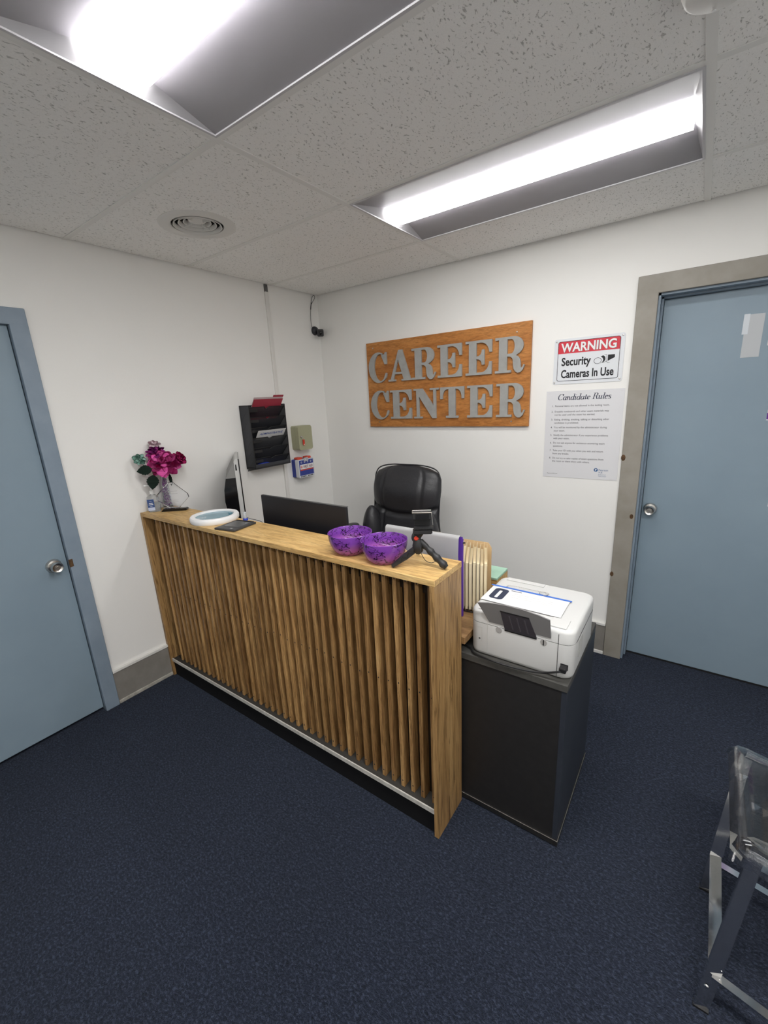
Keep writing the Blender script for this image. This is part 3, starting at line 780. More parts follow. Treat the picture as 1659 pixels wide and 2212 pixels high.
t = thing('administrative_card', 'white card lettered ADMINISTRATIVE in the fourth rack pocket', 'paper', (0.011, -0.735, 1.308), (0, 0.62, 0))
obj('sheet', B(0, 0.0012, -0.055, 0.190, 0, 0.158), MAT['paper'], t)
ML = Matrix.Translation((0.0016, 0.066, 0.121)) @ M_LEFT
obj('lettering', text_bm('ADMINISTRATIVE', .0250, 'CENTER', .0005, fit=.205, shear=.25, M=ML), MAT['blueink'], t)
obj('lettering', join([text_bm('WILL RETURN', .017, 'CENTER', .0002, 1.0, 0, M=Matrix.Translation((0.0016, 0.066, 0.082)) @ M_LEFT), text_bm('IN A FEW', .017, 'CENTER', .0002, 1.0, 0, M=Matrix.Translation((0.0016, 0.066, 0.058)) @ M_LEFT)]), MAT['greyink'], t)
MAT['bluepl'] = base_mat('blue plastic', (0.03, 0.06, 0.42, 1), 0.45)
tag(obj('blue_box', B(0.045, 0.088, -0.785, -0.715, RZB+.0015, RZB+.032, bev=.003), MAT['bluepl']), 'small bright blue box in the bottom of the file rack', 'box')
tag(obj('blue_card', B(0.040, 0.085, -0.705, -0.540, RZB+.0015, RZB+.012, bev=.001), base_mat('dark blue card', (0.02, 0.03, 0.16, 1), .5)), 'flat dark blue case in the bottom of the file rack', 'case')

# ================================================================ key cabinet
MAT['keybox'] = base_mat('sage enamel', (0.36, 0.36, 0.235, 1), 0.42)
t = thing('key_cabinet', 'sage green metal key cabinet with key in its lock', 'key cabinet', (0, -0.338, 1.256))
def rbox_x(x0, x1, y0, y1, z0, z1, r, bev=.003):
    b = nb(); prism(b, [rrect(y0, y1, z0, z1, r)], x1-x0, Matrix.Translation((x0, 0, 0)) @ M_LEFT)
    return b
obj('body', rbox_x(0.001, 0.044, -.071, .071, 0, .182, .016), MAT['keybox'], t, True)
obj('seam', rbox_x(0.044, 0.0455, -.069, .069, .002, .180, .015), MAT['dark'], t)
b = rbox_x(0.0455, 0.080, -.071, .071, 0, .182, .018)
fr = [f for f in b.faces if len(f.verts) > 3 and False]
obj('door', b, MAT['keybox'], t, True)
lk = obj('lock', lathe(nb(), [(0, .008), (.006, .008), (.0085, .005), (.009, 0)], 16, Matrix.Translation((.080, -.046, .100)) @ Matrix.Rotation(PI/2, 4, 'Y')), MAT['chrome'], t, True)
obj('key', B(.086, .100, -.048, -.046, .094, .106), MAT['steel'], lk)
kt = thing('key_tag', 'red plastic key tag hanging from the key cabinet lock', 'key tag', (.092, -0.376, 1.342))
obj('ring', tube(nb(), [(0, .008*math.cos(a*PI/6), .008*math.sin(a*PI/6)) for a in range(13)], .0008, 5, 0), MAT['steel'], kt)
obj('tag_body', prism(nb(), [rrect(-.0085, .0085, -.050, -.006, .005)], .004, Matrix.Translation((-.002, .004, 0)) @ M_LEFT), base_mat('red plastic', (.55, .035, .015, 1), .35), kt)
obj('tag_window', prism(nb(), [rrect(-.0045, .0045, -.046, -.040, .002)], .0006, Matrix.Translation((.0021, .004, 0)) @ M_LEFT), MAT['white'], kt)

# ================================================================ first aid kit
t = thing('first_aid_kit', 'blue and white FIRST AID box with red handle', 'first aid kit', (0, -0.352, 1.046))
MAT['fablue'] = base_mat('kit blue', (0.025, 0.045, 0.26, 1), .4); MAT['fared'] = base_mat('kit red', (.58, .06, .03, 1), .4)
obj('case_back', rbox_x(0.001, .040, -.082, .082, 0, .140, .010), MAT['fablue'], t, True)
obj('case_front', rbox_x(.0405, .074, -.082, .082, 0, .140, .010), base_mat('kit clear white', (.62, .64, .68, 1), .25), t, True)
obj('label', B(.0742, .0750, -.073, .074, .016, .132), MAT['fablue'], t)
obj('white_band', B(.0751, .0755, -.066, .074, .064, .100), MAT['white'], t)
obj('red_band', B(.0751, .0755, -.066, .074, .054, .063), MAT['fared'], t)
obj('cross_ring', prism(nb(), [arc(-.052, .082, .011, .011, 0, 360, 20)[:-1], arc(-.052, .082, .0085, .0085, 0, -360, 20)[:-1]], 0, Matrix.Translation((.0758, 0, 0)) @ M_LEFT), MAT['fared'], t)
obj('cross', prism(nb(), [[(-.0545, .076), (-.0495, .076), (-.0495, .0795), (-.046, .0795), (-.046, .0845), (-.0495, .0845), (-.0495, .088), (-.0545, .088), (-.0545, .0845), (-.058, .0845), (-.058, .0795), (-.0545, .0795)]], 0, Matrix.Translation((.0758, 0, 0)) @ M_LEFT), MAT['fared'], t)
obj('lettering', text_bm('FIRST AID', .0265, 'CENTER', .0006, .86, M=Matrix.Translation((.0758, .016, .0725)) @ M_LEFT), base_mat('dark red ink', (.13, .01, .03, 1), .5), t)
for k in range(4):
    y = -.050+k*.033
    obj('pictogram', prism(nb(), [arc(y, .118, .007, .007, 0, 360, 10)[:-1], arc(y, .118, .0045, .0045, 0, -360, 10)[:-1]], 0, Matrix.Translation((.0754, 0, 0)) @ M_LEFT), MAT['white'], t)
for k in range(9):
    if k == 4: continue
    obj('foot_mark', B(.0742, .0748, -.066+k*.015, -.056+k*.015, .004, .012), MAT['ink'], t)
obj('handle', prism(nb(), [rrect(-.070, -.022, .138, .156, .008) ], .040, Matrix.Translation((.020, 0, 0)) @ M_LEFT), MAT['fared'], t, True)
obj('handle', prism(nb(), [rrect(.022, .070, .138, .156, .008) ], .040, Matrix.Translation((.020, 0, 0)) @ M_LEFT), MAT['fared'], t, True)
obj('latch', prism(nb(), [rrect(-.022, .022, .122, .150, .004), rrect(-.010, .010, .130, .142, .003)[::-1]], .006, Matrix.Translation((.072, 0, 0)) @ M_LEFT), base_mat('latch grey', (.42, .43, .46, 1), .4), t)

# ================================================================ security camera
MAT['camgrey'] = base_mat('camera grey', (.035, .037, .042, 1), .45)
t = thing('security_camera', 'small black security camera high in the wall corner', 'security camera', (0, -0.062, 2.142))
obj('mount_disc', lathe(nb(), [(0, .030), (.012, .029), (.026, .022), (.032, .010), (.032, .001), (0, .001)], 28, Matrix.Rotation(PI/2, 4, 'Y')), MAT['camgrey'], t, True)
obj('arm', cyl(nb(), (.024, 0, 0), (.046, .010, -.004), .007), MAT['camgrey'], t, True)
Mc = Matrix.Translation((.058, .006, -.020)) @ Vector((.66, -.72, -.22)).to_track_quat('Z', 'Y').to_matrix().to_4x4()
b = nb(); prism(b, [rrect(-.025, .025, -.025, .025, .010)], .052, Mc, z0=-.024)
hd = obj('camera_head', b, MAT['camgrey'], t, True)
obj('face_plate', prism(nb(), [rrect(-.021, .021, -.021, .021, .008)], .002, Mc, z0=.028), MAT['black'], hd)
obj('lens', lathe(nb(), [(0, .0325), (.007, .032), (.011, .0302)], 20, Mc), MAT['blackgloss'], hd, True)
obj('cable', tube(nb(), [(.010, -.030, .012), (.006, -.034, .08), (.006, -.024, .16), (.006, -.010, .215), (.007, .006, .248), (.010, .022, .252), (.010, .024, .236), (.007, .008, .215), (.006, -.012, .19)], .0016, 6), MAT['camgrey'], t, True)
obj('cable_sleeve', cyl(nb(), (.006, -.026, .150), (.006, -.013, .200), .0032, n=8), MAT['camgrey'], t)

# ================================================================ things on the counter top
TOP = CZ + 0.0004
# ---- purple plastic bowls
def m_bowl():
    m = base_mat('purple swirl plastic', rough=0.16, spec=0.55); n = N(m)
    v = n.coord((1, 1, 2.2))
    f = n.noise(v, 13, 3, 0.55, 2.6)
    ridge = n.n('ShaderNodeMath', operation='SUBTRACT'); n.l(f, ridge.inputs[0]); ridge.inputs[1].default_value = 0.5
    ab = n.n('ShaderNodeMath', operation='ABSOLUTE'); n.l(ridge.outputs[0], ab.inputs[0])
    msk = n.ramp(ab.outputs[0], [(0.014, (1, 1, 1, 1)), (0.030, (0, 0, 0, 1))])
    gate = n.ramp(n.noise(n.coord(), 22, 2), [(0.44, (0, 0, 0, 1)), (0.52, (1, 1, 1, 1))])
    mk = n.mix(1.0, msk, gate, 'MULTIPLY')
    sep = n.n('ShaderNodeSeparateXYZ'); tc = n.n('ShaderNodeTexCoord'); n.l(tc.outputs['Object'], sep.inputs[0])
    mr = n.n('ShaderNodeMapRange'); mr.inputs[1].default_value = 0.0; mr.inputs[2].default_value = 0.055; n.l(sep.outputs[2], mr.inputs[0])
    base = n.mix(mr.outputs[0], (0.60, 0.17, 0.46, 1), (0.25, 0.07, 0.46, 1))
    n.color(n.mix(mk, base, (0.012, 0.006, 0.02, 1)))
    n.b.inputs['Transmission Weight'].default_value = 0.35
    return m
MAT['bowl'] = m_bowl()
def bowl(loc, label):
    b = nb(); lathe(b, [(0, 0.004), (0.046, 0.004), (0.050, 0.0005), (0.055, 0.002), (0.067, 0.016), (0.0775, 0.038), (0.0825, 0.058), (0.0840, 0.076), (0.0840, 0.0785), (0.0820, 0.0795),
                        (0.0805, 0.0775), (0.0790, 0.058), (0.0740, 0.038), (0.0635, 0.018), (0.051, 0.0078), (0, 0.007)], 56)
    o = obj('plastic_bowl', b, MAT['bowl'], smooth=True, loc=loc)
    return tag(o, label, 'bowl', 'purple bowls on the counter')
bowl((1.487, -1.512, TOP), 'purple swirled plastic bowl holding a crumpled silver wrapper, farther from the tripod')
bowl((1.653, -1.522, TOP), 'empty purple swirled plastic bowl right beside the mini tripod')
b = nb(); bmesh.ops.create_icosphere(b, subdivisions=3, radius=0.02)
for v in b.verts:
    k = random.uniform(.6, 1.25); v.co = Vector((v.co.x*k*1.5, v.co.y*k, max(v.co.z*k*.55, -.0095)))
w_ = obj('foil_wrapper', b, base_mat('foil', (.6, .6, .62, 1), .3, 1.0), loc=(1.482, -1.497, TOP+.0185))
tag(w_, 'crumpled silver foil wrapper inside the farther purple bowl', 'wrapper')

# ---- mini tripod with phone clamp
MAT['tripod'] = base_mat('tripod black', (.016, .016, .017, 1), .5)
t = thing('mini_tripod', 'black mini tripod with red button and phone clamp', 'tripod', (0, 0, 0))
C0 = Vector((1.790, -1.516, TOP))
def ellipsoid_path(bm, pts, rad, n=14): return tube(bm, pts, 0, n, 5, rad)
# slim truss leg
A, Bq = Vector((1.718, -1.570, TOP+.006)), Vector((1.786, -1.520, TOP+.066))
b = nb(); d = (Bq-A); M = Matrix.Translation(A) @ d.to_track_quat('X', 'Z').to_matrix().to_4x4(); L = d.length
prism(b, [[(0, -.004), (L*.55, -.010), (L, -.009), (L, .009), (L*.5, .009), (0, .004)]], .016, M @ Matrix.Rotation(PI/2, 4, 'X') @ Matrix.Translation((0, 0, -.008)))
lg = obj('leg', b, MAT['tripod'], t)
b = nb()
for k in range(6):
    x0 = L*(.22+.12*k); x1 = L*(.22+.12*(k+1)); up = k % 2
    p, q = (M @ Vector((x0, .0085, -.006 if up else .006))), (M @ Vector((x1, .0085, .006 if up else -.006)))
    cyl(b, p, q, .0012, n=5)
    p, q = (M @ Vector((x0, -.0085, -.006 if up else .006))), (M @ Vector((x1, -.0085, .006 if up else -.006)))
    cyl(b, p, q, .0012, n=5)
obj('truss', b, MAT['black'], lg)
# ribbed grip leg
A, Bq = Vector((1.880, -1.497, TOP+.013)), Vector((1.796, -1.512, TOP+.092))
rad = lambda u: .0125-.002*u+.0016*math.sin(u*PI*8)*(1 if u < .72 else 0)
b = nb(); tube(b, [A.lerp(Bq, k/24) for k in range(25)], 0, 16, 0, rad)
gl = obj('grip_leg', b, MAT['tripod'], t, True)
dA = (A-Bq).normalized()
obj('grip_foot', cyl(nb(), A-dA*.002, A+dA*.008, .0118, .009), MAT['black'], gl, True)
# third leg, behind
A = Vector((1.735, -1.425, TOP+.006)); Bq = Vector((1.788, -1.506, TOP+.066))
b = nb(); tube(b, [A.lerp(Bq, k/8) for k in range(9)], 0, 10, 0, lambda u: .004+.006*u)
obj('leg', b, MAT['tripod'], t, True)
obj('hub', lathe(nb(), [(0, .046), (.008, .046), (.017, .056), (.019, .075), (.016, .090), (.012, .098), (0, .098)], 24, Matrix.Translation(C0)), MAT['tripod'], t, True)
V = (CAM-C0).normalized(); V.z = 0; V.normalize()
Mh = Matrix.Translation(C0+Vector((-.006, 0, .104))) @ V.to_track_quat('Z', 'Y').to_matrix().to_4x4()
obj('ball_housing', lathe(nb(), [(0, -.016), (.013, -.016), (.016, -.010), (.016, .010), (.0125, .014), (0, .014)], 24, Mh), MAT['tripod'], t, True)
obj('release_button', lathe(nb(), [(0, .0175), (.005, .017), (.0078, .0142)], 18, Mh), base_mat('orange red', (.75, .06, .03, 1), .4), t, True)
Rz = Matrix.Rotation(0.55, 4, 'Z')
Mt = Matrix.Translation(C0+Vector((.018, -.002, .123))) @ Rz
b = nb(); box(b, -.030, .034, -.020, .020, 0, .013, Mt); box(b, -.026, .038, -.018, .018, .015, .022, Mt); bmesh.ops.bevel(b, geom=b.edges[:], offset=.003, segments=2, affect='EDGES')
obj('head_plate', b, MAT['tripod'], t, True)
obj('neck', cyl(nb(), C0+Vector((.0, 0, .106)), C0+Vector((.014, 0, .126)), .011), MAT['tripod'], t, True)
b = nb(); box(b, -.026, .030, .013, .018, .020, .052, Mt); box(b, -.030, .032, -.012, .018, .048, .072, Mt); bmesh.ops.bevel(b, geom=b.edges[:], offset=.002, segments=1, affect='EDGES')
ck = obj('phone_clamp', b, MAT['tripod'], t)
b = nb(); 
for p, q in (((-.030, -.0125, .0725), (.032, -.0125, .0725)), ((.032, -.0125, .0725), (.036, -.0125, .030)), ((-.030, -.0125, .0725), (-.030, .0185, .0725)), ((-.030, .0185, .0725), (.032, .0185, .0725))):
    cyl(b, Mt @ Vector(p), Mt @ Vector(q), .0012, n=6)
obj('clamp_trim', b, MAT['steel'], ck)
obj('clamp_pad', B(-.020, .024, -.0135, -.0122, .052, .068), MAT['blackmatte'], ck, loc=Mt.translation, rot=(0, 0, .55))
obj('safety_cord', tube(nb(), [C0+Vector(p) for p in ((.014, -.012, .078), (.024, -.018, .055), (.040, -.018, .034), (.056, -.008, .026), (.064, .004, .030))], .0011, 6), MAT['black'], t)

# ---- round white lid
t = thing('round_lid', 'round white plastic lid with a teal face on the counter', 'lid', (0.555, -1.482, TOP), (0, 0, 0))
obj('rim', lathe(nb(), [(.092, .022), (.094, .027), (.104, .030), (.115, .028), (.1195, .021), (.119, .006), (.116, .0), (.108, .0), (.106, .004), (.092, .016), (.092, .022)], 64), MAT['white'], t, True)
MAT['teal'] = base_mat('teal face', (.085, .24, .32, 1), .18, coat=.5)
obj('face', lathe(nb(), [(0, .020), (.0925, .020), (.0925, .016), (0, .016)], 48), MAT['teal'], t)
fm = base_mat('painted reflection', (.55, .62, .66, 1), .3)  # pale colour for the white reflection painted on the teal face
for k in range(2): obj('painted_reflection', B(-.075, -.010, -.004, .004, .0201, .0204), fm, t, rot=(0, 0, .9), loc=(-.012+.018*k, -.028-.012*k, 0))
# ---- signature pad
t = thing('signature_pad', 'thin dark grey signature pad beside the round lid', 'signature pad', (0.768, -1.512, TOP), (0, 0, 0.16))
obj('case', B(-.064, .064, -.072, .072, 0, .0095, bev=.003), base_mat('dark grey plastic', (.045, .045, .045, 1), .45), t)
obj('screen', B(-.046, .046, -.030, .054, .0096, .0100), base_mat('grey screen', (.075, .075, .075, 1), .25), t)
obj('stylus_slot', B(-.055, .055, .060, .067, .0096, .012), MAT['black'], t)
obj('print_mark', B(.020, .034, -.058, -.050, .0096, .0098), MAT['faintink'], t)
# ---- little spray bottle
t = thing('spray_bottle', 'tiny clear spray bottle with a blue base at the counter back edge', 'bottle', (0.715, -1.4155, TOP))
obj('base', lathe(nb(), [(0, 0), (.0125, 0), (.0125, .008), (.010, .011), (0, .011)], 20), MAT['bluepl'], t, True)
MAT['clear'] = base_mat('clear plastic', (.93, .95, .97, 1), .05, trans=1.0, ior=1.3)
obj('cap', lathe(nb(), [(0, .011), (.008, .011), (.008, .040), (.0075, .042), (0, .042)], 20), base_mat('frosted cap', (.72, .76, .80, 1), .25, trans=.5), t, True)
tag(obj('thin_cable', tube(nb(), [(.640, -1.385, 1.02), (.672, -1.396, 1.052), (.700, -1.398, 1.058), (.735, -1.398, 1.055), (.770, -1.392, 1.052), (.790, -1.372, 1.035), (.74, -1.37, 1.0), (.70, -1.375, .90), (.68, -1.36, .80), (.68, -1.34, .7525)], .0013, 6), MAT['black'], smooth=True), 'thin black cable curling behind the spray bottle', 'cable')

# ---- hand sanitizer pump bottle
t = thing('sanitizer_bottle', 'clear hand sanitizer pump bottle with a blue label', 'bottle', (0.058, -1.537, TOP), (0, 0, -0.55))
def oval(hx, hy, z, n=28, e=2.6):
    out = []
    for i in range(n):
        a = 2*PI*i/n; c, s_ = math.cos(a), math.sin(a)
        out.append(Vector((hx*math.copysign(abs(c)**(2/e), c), hy*math.copysign(abs(s_)**(2/e), s_), z)))
    return out
def loft(bm, rings, cap=True):
    R = [[bm.verts.new(p) for p in r] for r in rings]
    for a, c in zip(R, R[1:]):
        n = len(a)
        for i in range(n): bm.faces.new((a[i], a[(i+1) % n], c[(i+1) % n], c[i]))
    if cap: bm.faces.new(R[0][::-1]); bm.faces.new(R[-1])
    return bm
# local: label faces +x
obj('body', loft(nb(), [oval(.017, .029, 0), oval(.019, .032, .004), oval(.019, .032, .076), oval(.018, .030, .085), oval(.012, .018, .094), oval(.009, .009, .099), oval(.009, .009, .104)]), MAT['clear'], t, True)
obj('gel', loft(nb(), [oval(.0155, .0275, .003), oval(.0165, .029, .006), oval(.0165, .029, .055)]), base_mat('gel', (.90, .93, .96, 1), .1, trans=.85, ior=1.2), t, True)
lb = obj('label', B(.0192, .0197, -.030, .004, .010, .074), base_mat('label blue', (.035, .075, .22, 1), .4), t)
obj('label_lower', B(.0198, .0200, -.030, .004, .010, .028), base_mat('label pale', (.50, .56, .72, 1), .4), lb)
for z, w2, hh in ((.062, .012, .0012), (.050, .018, .004), (.043, .022, .003), (.034, .012, .0012)): obj('label_print', B(.0198, .0200, -.013-w2/2, -.013+w2/2, z, z+hh), MAT['white'], lb)
MAT['pump'] = base_mat('milky plastic', (.72, .73, .72, 1), .35)
pm = obj('pump_collar', lathe(nb(), [(0, .104), (.0115, .104), (.0115, .120), (.006, .122), (.006, .128), (0, .128)], 20), MAT['pump'], t, True)
obj('pump_stem', cyl(nb(), (0, 0, .126), (0, 0, .146), .0035), MAT['pump'], pm)
obj('pump_head', B(-.004, .006, -.034, .008, .146, .156, bev=.002), MAT['pump'], pm)

# ---- crystal award
t = thing('crystal_award', 'clear crystal diamond award on a black base', 'award', (0.150, -1.474, TOP), (0, 0, 0.72))
obj('base', prism(nb(), [[(-.068, 0), (.068, 0), (.076, .007), (.068, .014), (-.056, .014), (-.064, .004)]], .030, Matrix.Translation((0, .015, 0)) @ M_BACK), MAT['blackgloss'], t)
MAT['crystal'] = base_mat('crystal', (.97, .98, 1, 1), .02, trans=1.0, ior=1.45)
def diamond(k, y):
    P_ = [(-.086*k, .078+.012*k), (-.086*k, .078-.010*k), (-.022*k, .078-.062*k), (.030*k, .078-.062*k), (.090*k, .078-.004*k), (.086*k, .078+.016*k), (.014*k, .078+.086*k), (-.010*k, .078+.086*k)]
    return [Vector((x, y, z)) for x, z in P_]
obj('crystal_plate', loft(nb(), [diamond(.90, -.007), diamond(1, -.003), diamond(1, .005), diamond(.94, .008)]), MAT['crystal'], t)
obj('engraving', join([B(-.030, .035, -.0080, -.0076, z, z+.0012) for z in (.112, .098, .060, .052)]), MAT['faintink'], t)

# ---- vase, gems and flowers
VX, VY = 0.047, -1.450
t = thing('gem_vase', 'slim tapered glass vase filled with purple gems', 'vase', (VX, VY, TOP))
obj('glass', lathe(nb(), [(0, 0), (.029, 0), (.0285, .006), (.0175, .175), (.0178, .185), (.0165, .185), (.016, .175), (.0265, .010), (0, .010)], 28), MAT['clear'], t, True)
b = nb()
for k in range(240):
    z = random.uniform(.014, .172); rm = .0255-(z/.185)*.011; a = random.uniform(0, 2*PI); r = rm*math.sqrt(random.uniform(.05, 1))-.004
    c = Vector((r*math.cos(a), r*math.sin(a), z)); s_ = random.uniform(.003, .0045); Q = Matrix.Rotation(random.uniform(0, PI), 3, random.choice('XYZ'))
    vs = [b.verts.new(c+Q @ Vector(p)*s_) for p in ((1, 0, 0), (0, 1, 0), (-1, 0, 0), (0, -1, 0), (0, 0, 1), (0, 0, -1))]
    for i in range(4): b.faces.new((vs[i], vs[(i+1) % 4], vs[4])); b.faces.new((vs[(i+1) % 4], vs[i], vs[5]))
tag(obj('gems', b, base_mat('purple gems', (.38, .16, .42, 1), .12), t), kind='stuff')

def petal_mesh(name, mat, length, width, curl, cup, tip=1.0):
    b = nb(); nu, nv = 6, 4; g = []
    for i in range(nu+1):
        u = i/nu; row = []
        wv = width*(max(0., math.sin(PI*(.06+.90*u**1.35)))**.55)
        for j in range(nv+1):
            v = (j/nv-.5)*2
            row.append(b.verts.new((u*length*(1-.06*v*v*u), v*wv/2, curl*u*u*length+cup*v*v*width*(.3+.7*u))))
        g.append(row)
    for i in range(nu):
        for j in range(nv): b.faces.new((g[i][j], g[i+1][j], g[i+1][j+1], g[i][j+1]))
    bmesh.ops.solidify(b, geom=b.faces[:], thickness=.0007)
    bmesh.ops.recalc_face_normals(b, faces=b.faces)
    me = bpy.data.meshes.new(name); b.to_mesh(me); b.free(); me.materials.append(mat)
    for p in me.polygons: p.use_smooth = True
    return me
def petal_mat(name, c0, c1):
    m = base_mat(name, rough=.6, spec=.25); n = N(m)
    f = n.noise(n.coord((60, 6, 6), rnd=True), 2.0, 2)
    n.color(n.ramp(f, [(.3, c0), (.7, c1)])); return m
MAT['pink'] = petal_mat('magenta petal', (.60, .045, .28, 1), (.80, .15, .47, 1))
MAT['rose'] = petal_mat('rose petal', (.38, .012, .11, 1), (.52, .03, .18, 1))
MAT['plum'] = petal_mat('plum petal', (.16, .012, .12, 1), (.34, .03, .24, 1))
MAT['mint'] = petal_mat('mint petal', (.20, .42, .34, 1), (.45, .60, .55, 1))
MAT['blush'] = petal_mat('blush petal', (.60, .42, .48, 1), (.74, .64, .66, 1))
MAT['leaf'] = petal_mat('dark leaf', (.006, .018, .012, 1), (.014, .034, .022, 1))
MAT['stem'] = base_mat('stem green', (.035, .07, .02, 1), .6)
def flower(label, center, normal, layers, mat, stem_to, cat='flower', heart=.012):
    n = Vector(normal).normalized(); Q = n.to_track_quat('Z', 'Y')
    t = thing('silk_flower', label, cat, center, group='silk flowers in the gem vase'); t.rotation_euler = Q.to_euler()
    for cnt, ln, wd, tilt, curl, cup, off in layers:
        me = petal_mesh('petal', mat, ln, wd, curl, cup)
        for k in range(cnt):
            o = bpy.data.objects.new('petal', me); COL.objects.link(o); o.parent = t
            a = 2*PI*(k+off)/cnt+random.uniform(-.12, .12)
            o.matrix_local = Matrix.Rotation(a, 4, 'Z') @ Matrix.Rotation(-tilt+random.uniform(-.14, .14), 4, 'Y') @ Matrix.Rotation(random.uniform(-.25, .25), 4, 'X') @ Matrix.Translation((.003, 0, 0)) @ Matrix.Scale(random.uniform(.88, 1.1), 4)
    b = nb(); bmesh.ops.create_icosphere(b, subdivisions=2, radius=heart)
    obj('flower_heart', b, mat, t, True, loc=(0, 0, heart*.3))
    Qi = Q.inverted(); c = Vector(center)
    pts = [Qi @ (Vector(p)-c) for p in (c-n*.004, c-n*.02+Vector((0, 0, -.02)), stem_to, Vector((VX, VY, TOP+.15)))]
    obj('stem', tube(nb(), pts, .0016, 6), MAT['stem'], t, True)
    return t
flower('large magenta dahlia facing the room', (.098, -1.468, 1.322), (.72, -.42, .55),
       [(8, .096, .064, -.30, -.16, .09, 0), (9, .084, .056, .05, -.05, .10, .5), (8, .064, .044, .45, .05, .12, .2), (7, .042, .028, .90, .1, .18, .4), (6, .024, .017, 1.2, .1, .25, 0)], MAT['pink'], (VX+.010, VY, TOP+.215), heart=.009)
flower('small deep pink rose at the right of the dahlia', (.100, -1.374, 1.326), (.75, .15, .5),
       [(6, .046, .042, .20, .05, .2, 0), (6, .036, .034, .65, .1, .25, .5), (5, .024, .022, 1.1, .1, .3, .2)], MAT['rose'], (VX+.008, VY+.01, TOP+.21), heart=.007)
flower('plum purple flower behind and above the dahlia', (.060, -1.478, 1.375), (.55, -.35, .8),
       [(9, .052, .028, .15, -.1, .12, 0), (8, .040, .024, .55, 0, .15, .5), (6, .024, .016, 1.0, .1, .2, .2)], MAT['plum'], (VX, VY, TOP+.23), heart=.008)
flower('pale mint blossom at the left edge of the bouquet', (.062, -1.568, 1.350), (.75, -.6, .35),
       [(7, .034, .026, .2, .05, .2, 0), (6, .025, .022, .7, .1, .25, .5), (5, .016, .014, 1.1, .1, .3, .2)], MAT['mint'], (VX, VY-.02, TOP+.22), heart=.007)
flower('pale blush blossom at the top of the bouquet', (.046, -1.468, 1.418), (.5, -.3, .8),
       [(7, .030, .022, .2, .05, .2, 0), (6, .022, .018, .7, .1, .25, .5)], MAT['blush'], (VX, VY, TOP+.24), heart=.006)
def leaf(label, center, normal, up, length, width, rootp):
    n = Vector(normal).normalized(); u = Vector(up); u = (u-n*u.dot(n)).normalized(); s_ = n.cross(u)
    M = Matrix((( u.x, s_.x, n.x, center[0]), (u.y, s_.y, n.y, center[1]), (u.z, s_.z, n.z, center[2]), (0, 0, 0, 1)))
    t = thing('silk_leaf', label, 'leaf', (0, 0, 0)); t.matrix_world = M
    b = nb(); g = []
    for i in range(13):
        x = (i/12-.5)*length; hw = width/2*math.sin(PI*(.04+.94*(i/12)**.85))*(1+.07*(-1)**i)
        g.append([b.verts.new((x, yv*hw, .10*abs(yv)*hw-.5*x*x)) for yv in (-1, -.5, 0, .5, 1)])
    for a_, c_ in zip(g, g[1:]):
        for j in range(4): b.faces.new((a_[j], c_[j], c_[j+1], a_[j+1]))
    bmesh.ops.solidify(b, geom=b.faces[:], thickness=.0006)
    obj('blade', b, MAT['leaf'], t, True)
    Mi = M.inverted()
    obj('stalk', tube(nb(), [Mi @ Vector(p) for p in (Vector(center)-u*length*.48, Vector(center)-u*length*.7, rootp)], .0011, 6), MAT['stem'], t)
leaf('broad dark green leaf drooping below the dahlia', (.100, -1.540, 1.222), (.80, -.55, .25), (.05, -.25, -1), .080, .062, (VX, VY, TOP+.182))
leaf('dark green leaf tucked left under the dahlia', (.085, -1.566, 1.292), (.80, -.50, .35), (.1, -1, .15), .075, .055, (VX, VY, TOP+.186))
leaf('narrow olive green leaf beside the vase rim', (VX+.030, VY+.022, 1.215), (.80, -.50, .20), (.05, .05, -1), .070, .018, (VX, VY, TOP+.188))

# ================================================================ printer
PW = base_mat('printer white', (.56, .56, .55, 1), .45); PG = base_mat('printer light grey', (.50, .50, .49, 1), .5)
PX, PY, PZ = 2.090, -1.196, 0.6805
t = thing('printer', 'white inkjet printer seen from behind on the filing cabinet', 'printer', (PX, PY, PZ))
hx, hy = .179, .168
def ring(ins, z, r): return [Vector((x, y, z)) for x, y in rrect(-hx+ins, hx-ins, -hy+ins, hy-ins, r, 6)]
obj('body', loft(nb(), [ring(.010, .0, .030), ring(.003, .006, .034), ring(.0, .016, .035), ring(.0, .128, .035)]), PW, t, True)
obj('seam', loft(nb(), [ring(.0025, .1281, .034), ring(.0025, .1305, .034)]), MAT['dark'], t)
obj('scanner_lid', loft(nb(), [ring(.0, .1306, .035), ring(.0, .166, .035), ring(.003, .1735, .034), ring(.010, .1778, .030), ring(.016, .1785, .026)]), PW, t, True)
lidz = .1785
obj('lid_hinge_panel', B(.095, .150, -.155, -.092, lidz, lidz+.0035, bev=.001), PW, t)
obj('lid_hinge_panel', B(-.150, -.105, -.160, -.120, lidz, lidz+.0030, bev=.001), PW, t)
obj('rear_step', B(-.150, .0, .125, .150, lidz, lidz+.004, bev=.0015), PW, t)
FYF = -hy-.0004
def facep(name, x0, x1, z0, z1, m, d=.0006, par=None): return obj(name, B(x0-PX, x1-PX, FYF-d, FYF, z0-PZ, z1-PZ), m, par or t)
facep('panel_seam', 1.9785, 1.9795, .690, .818, PG)
facep('panel_seam', 2.2205, 2.2220, .688, .845, MAT['dark'])
facep('panel_seam', 1.940, 1.958, .7925, .7932, PG); facep('panel_seam', 1.9575, 1.9583, .735, .793, PG)
facep('release_notch', 1.946, 1.952, .744, .748, MAT['dark'])
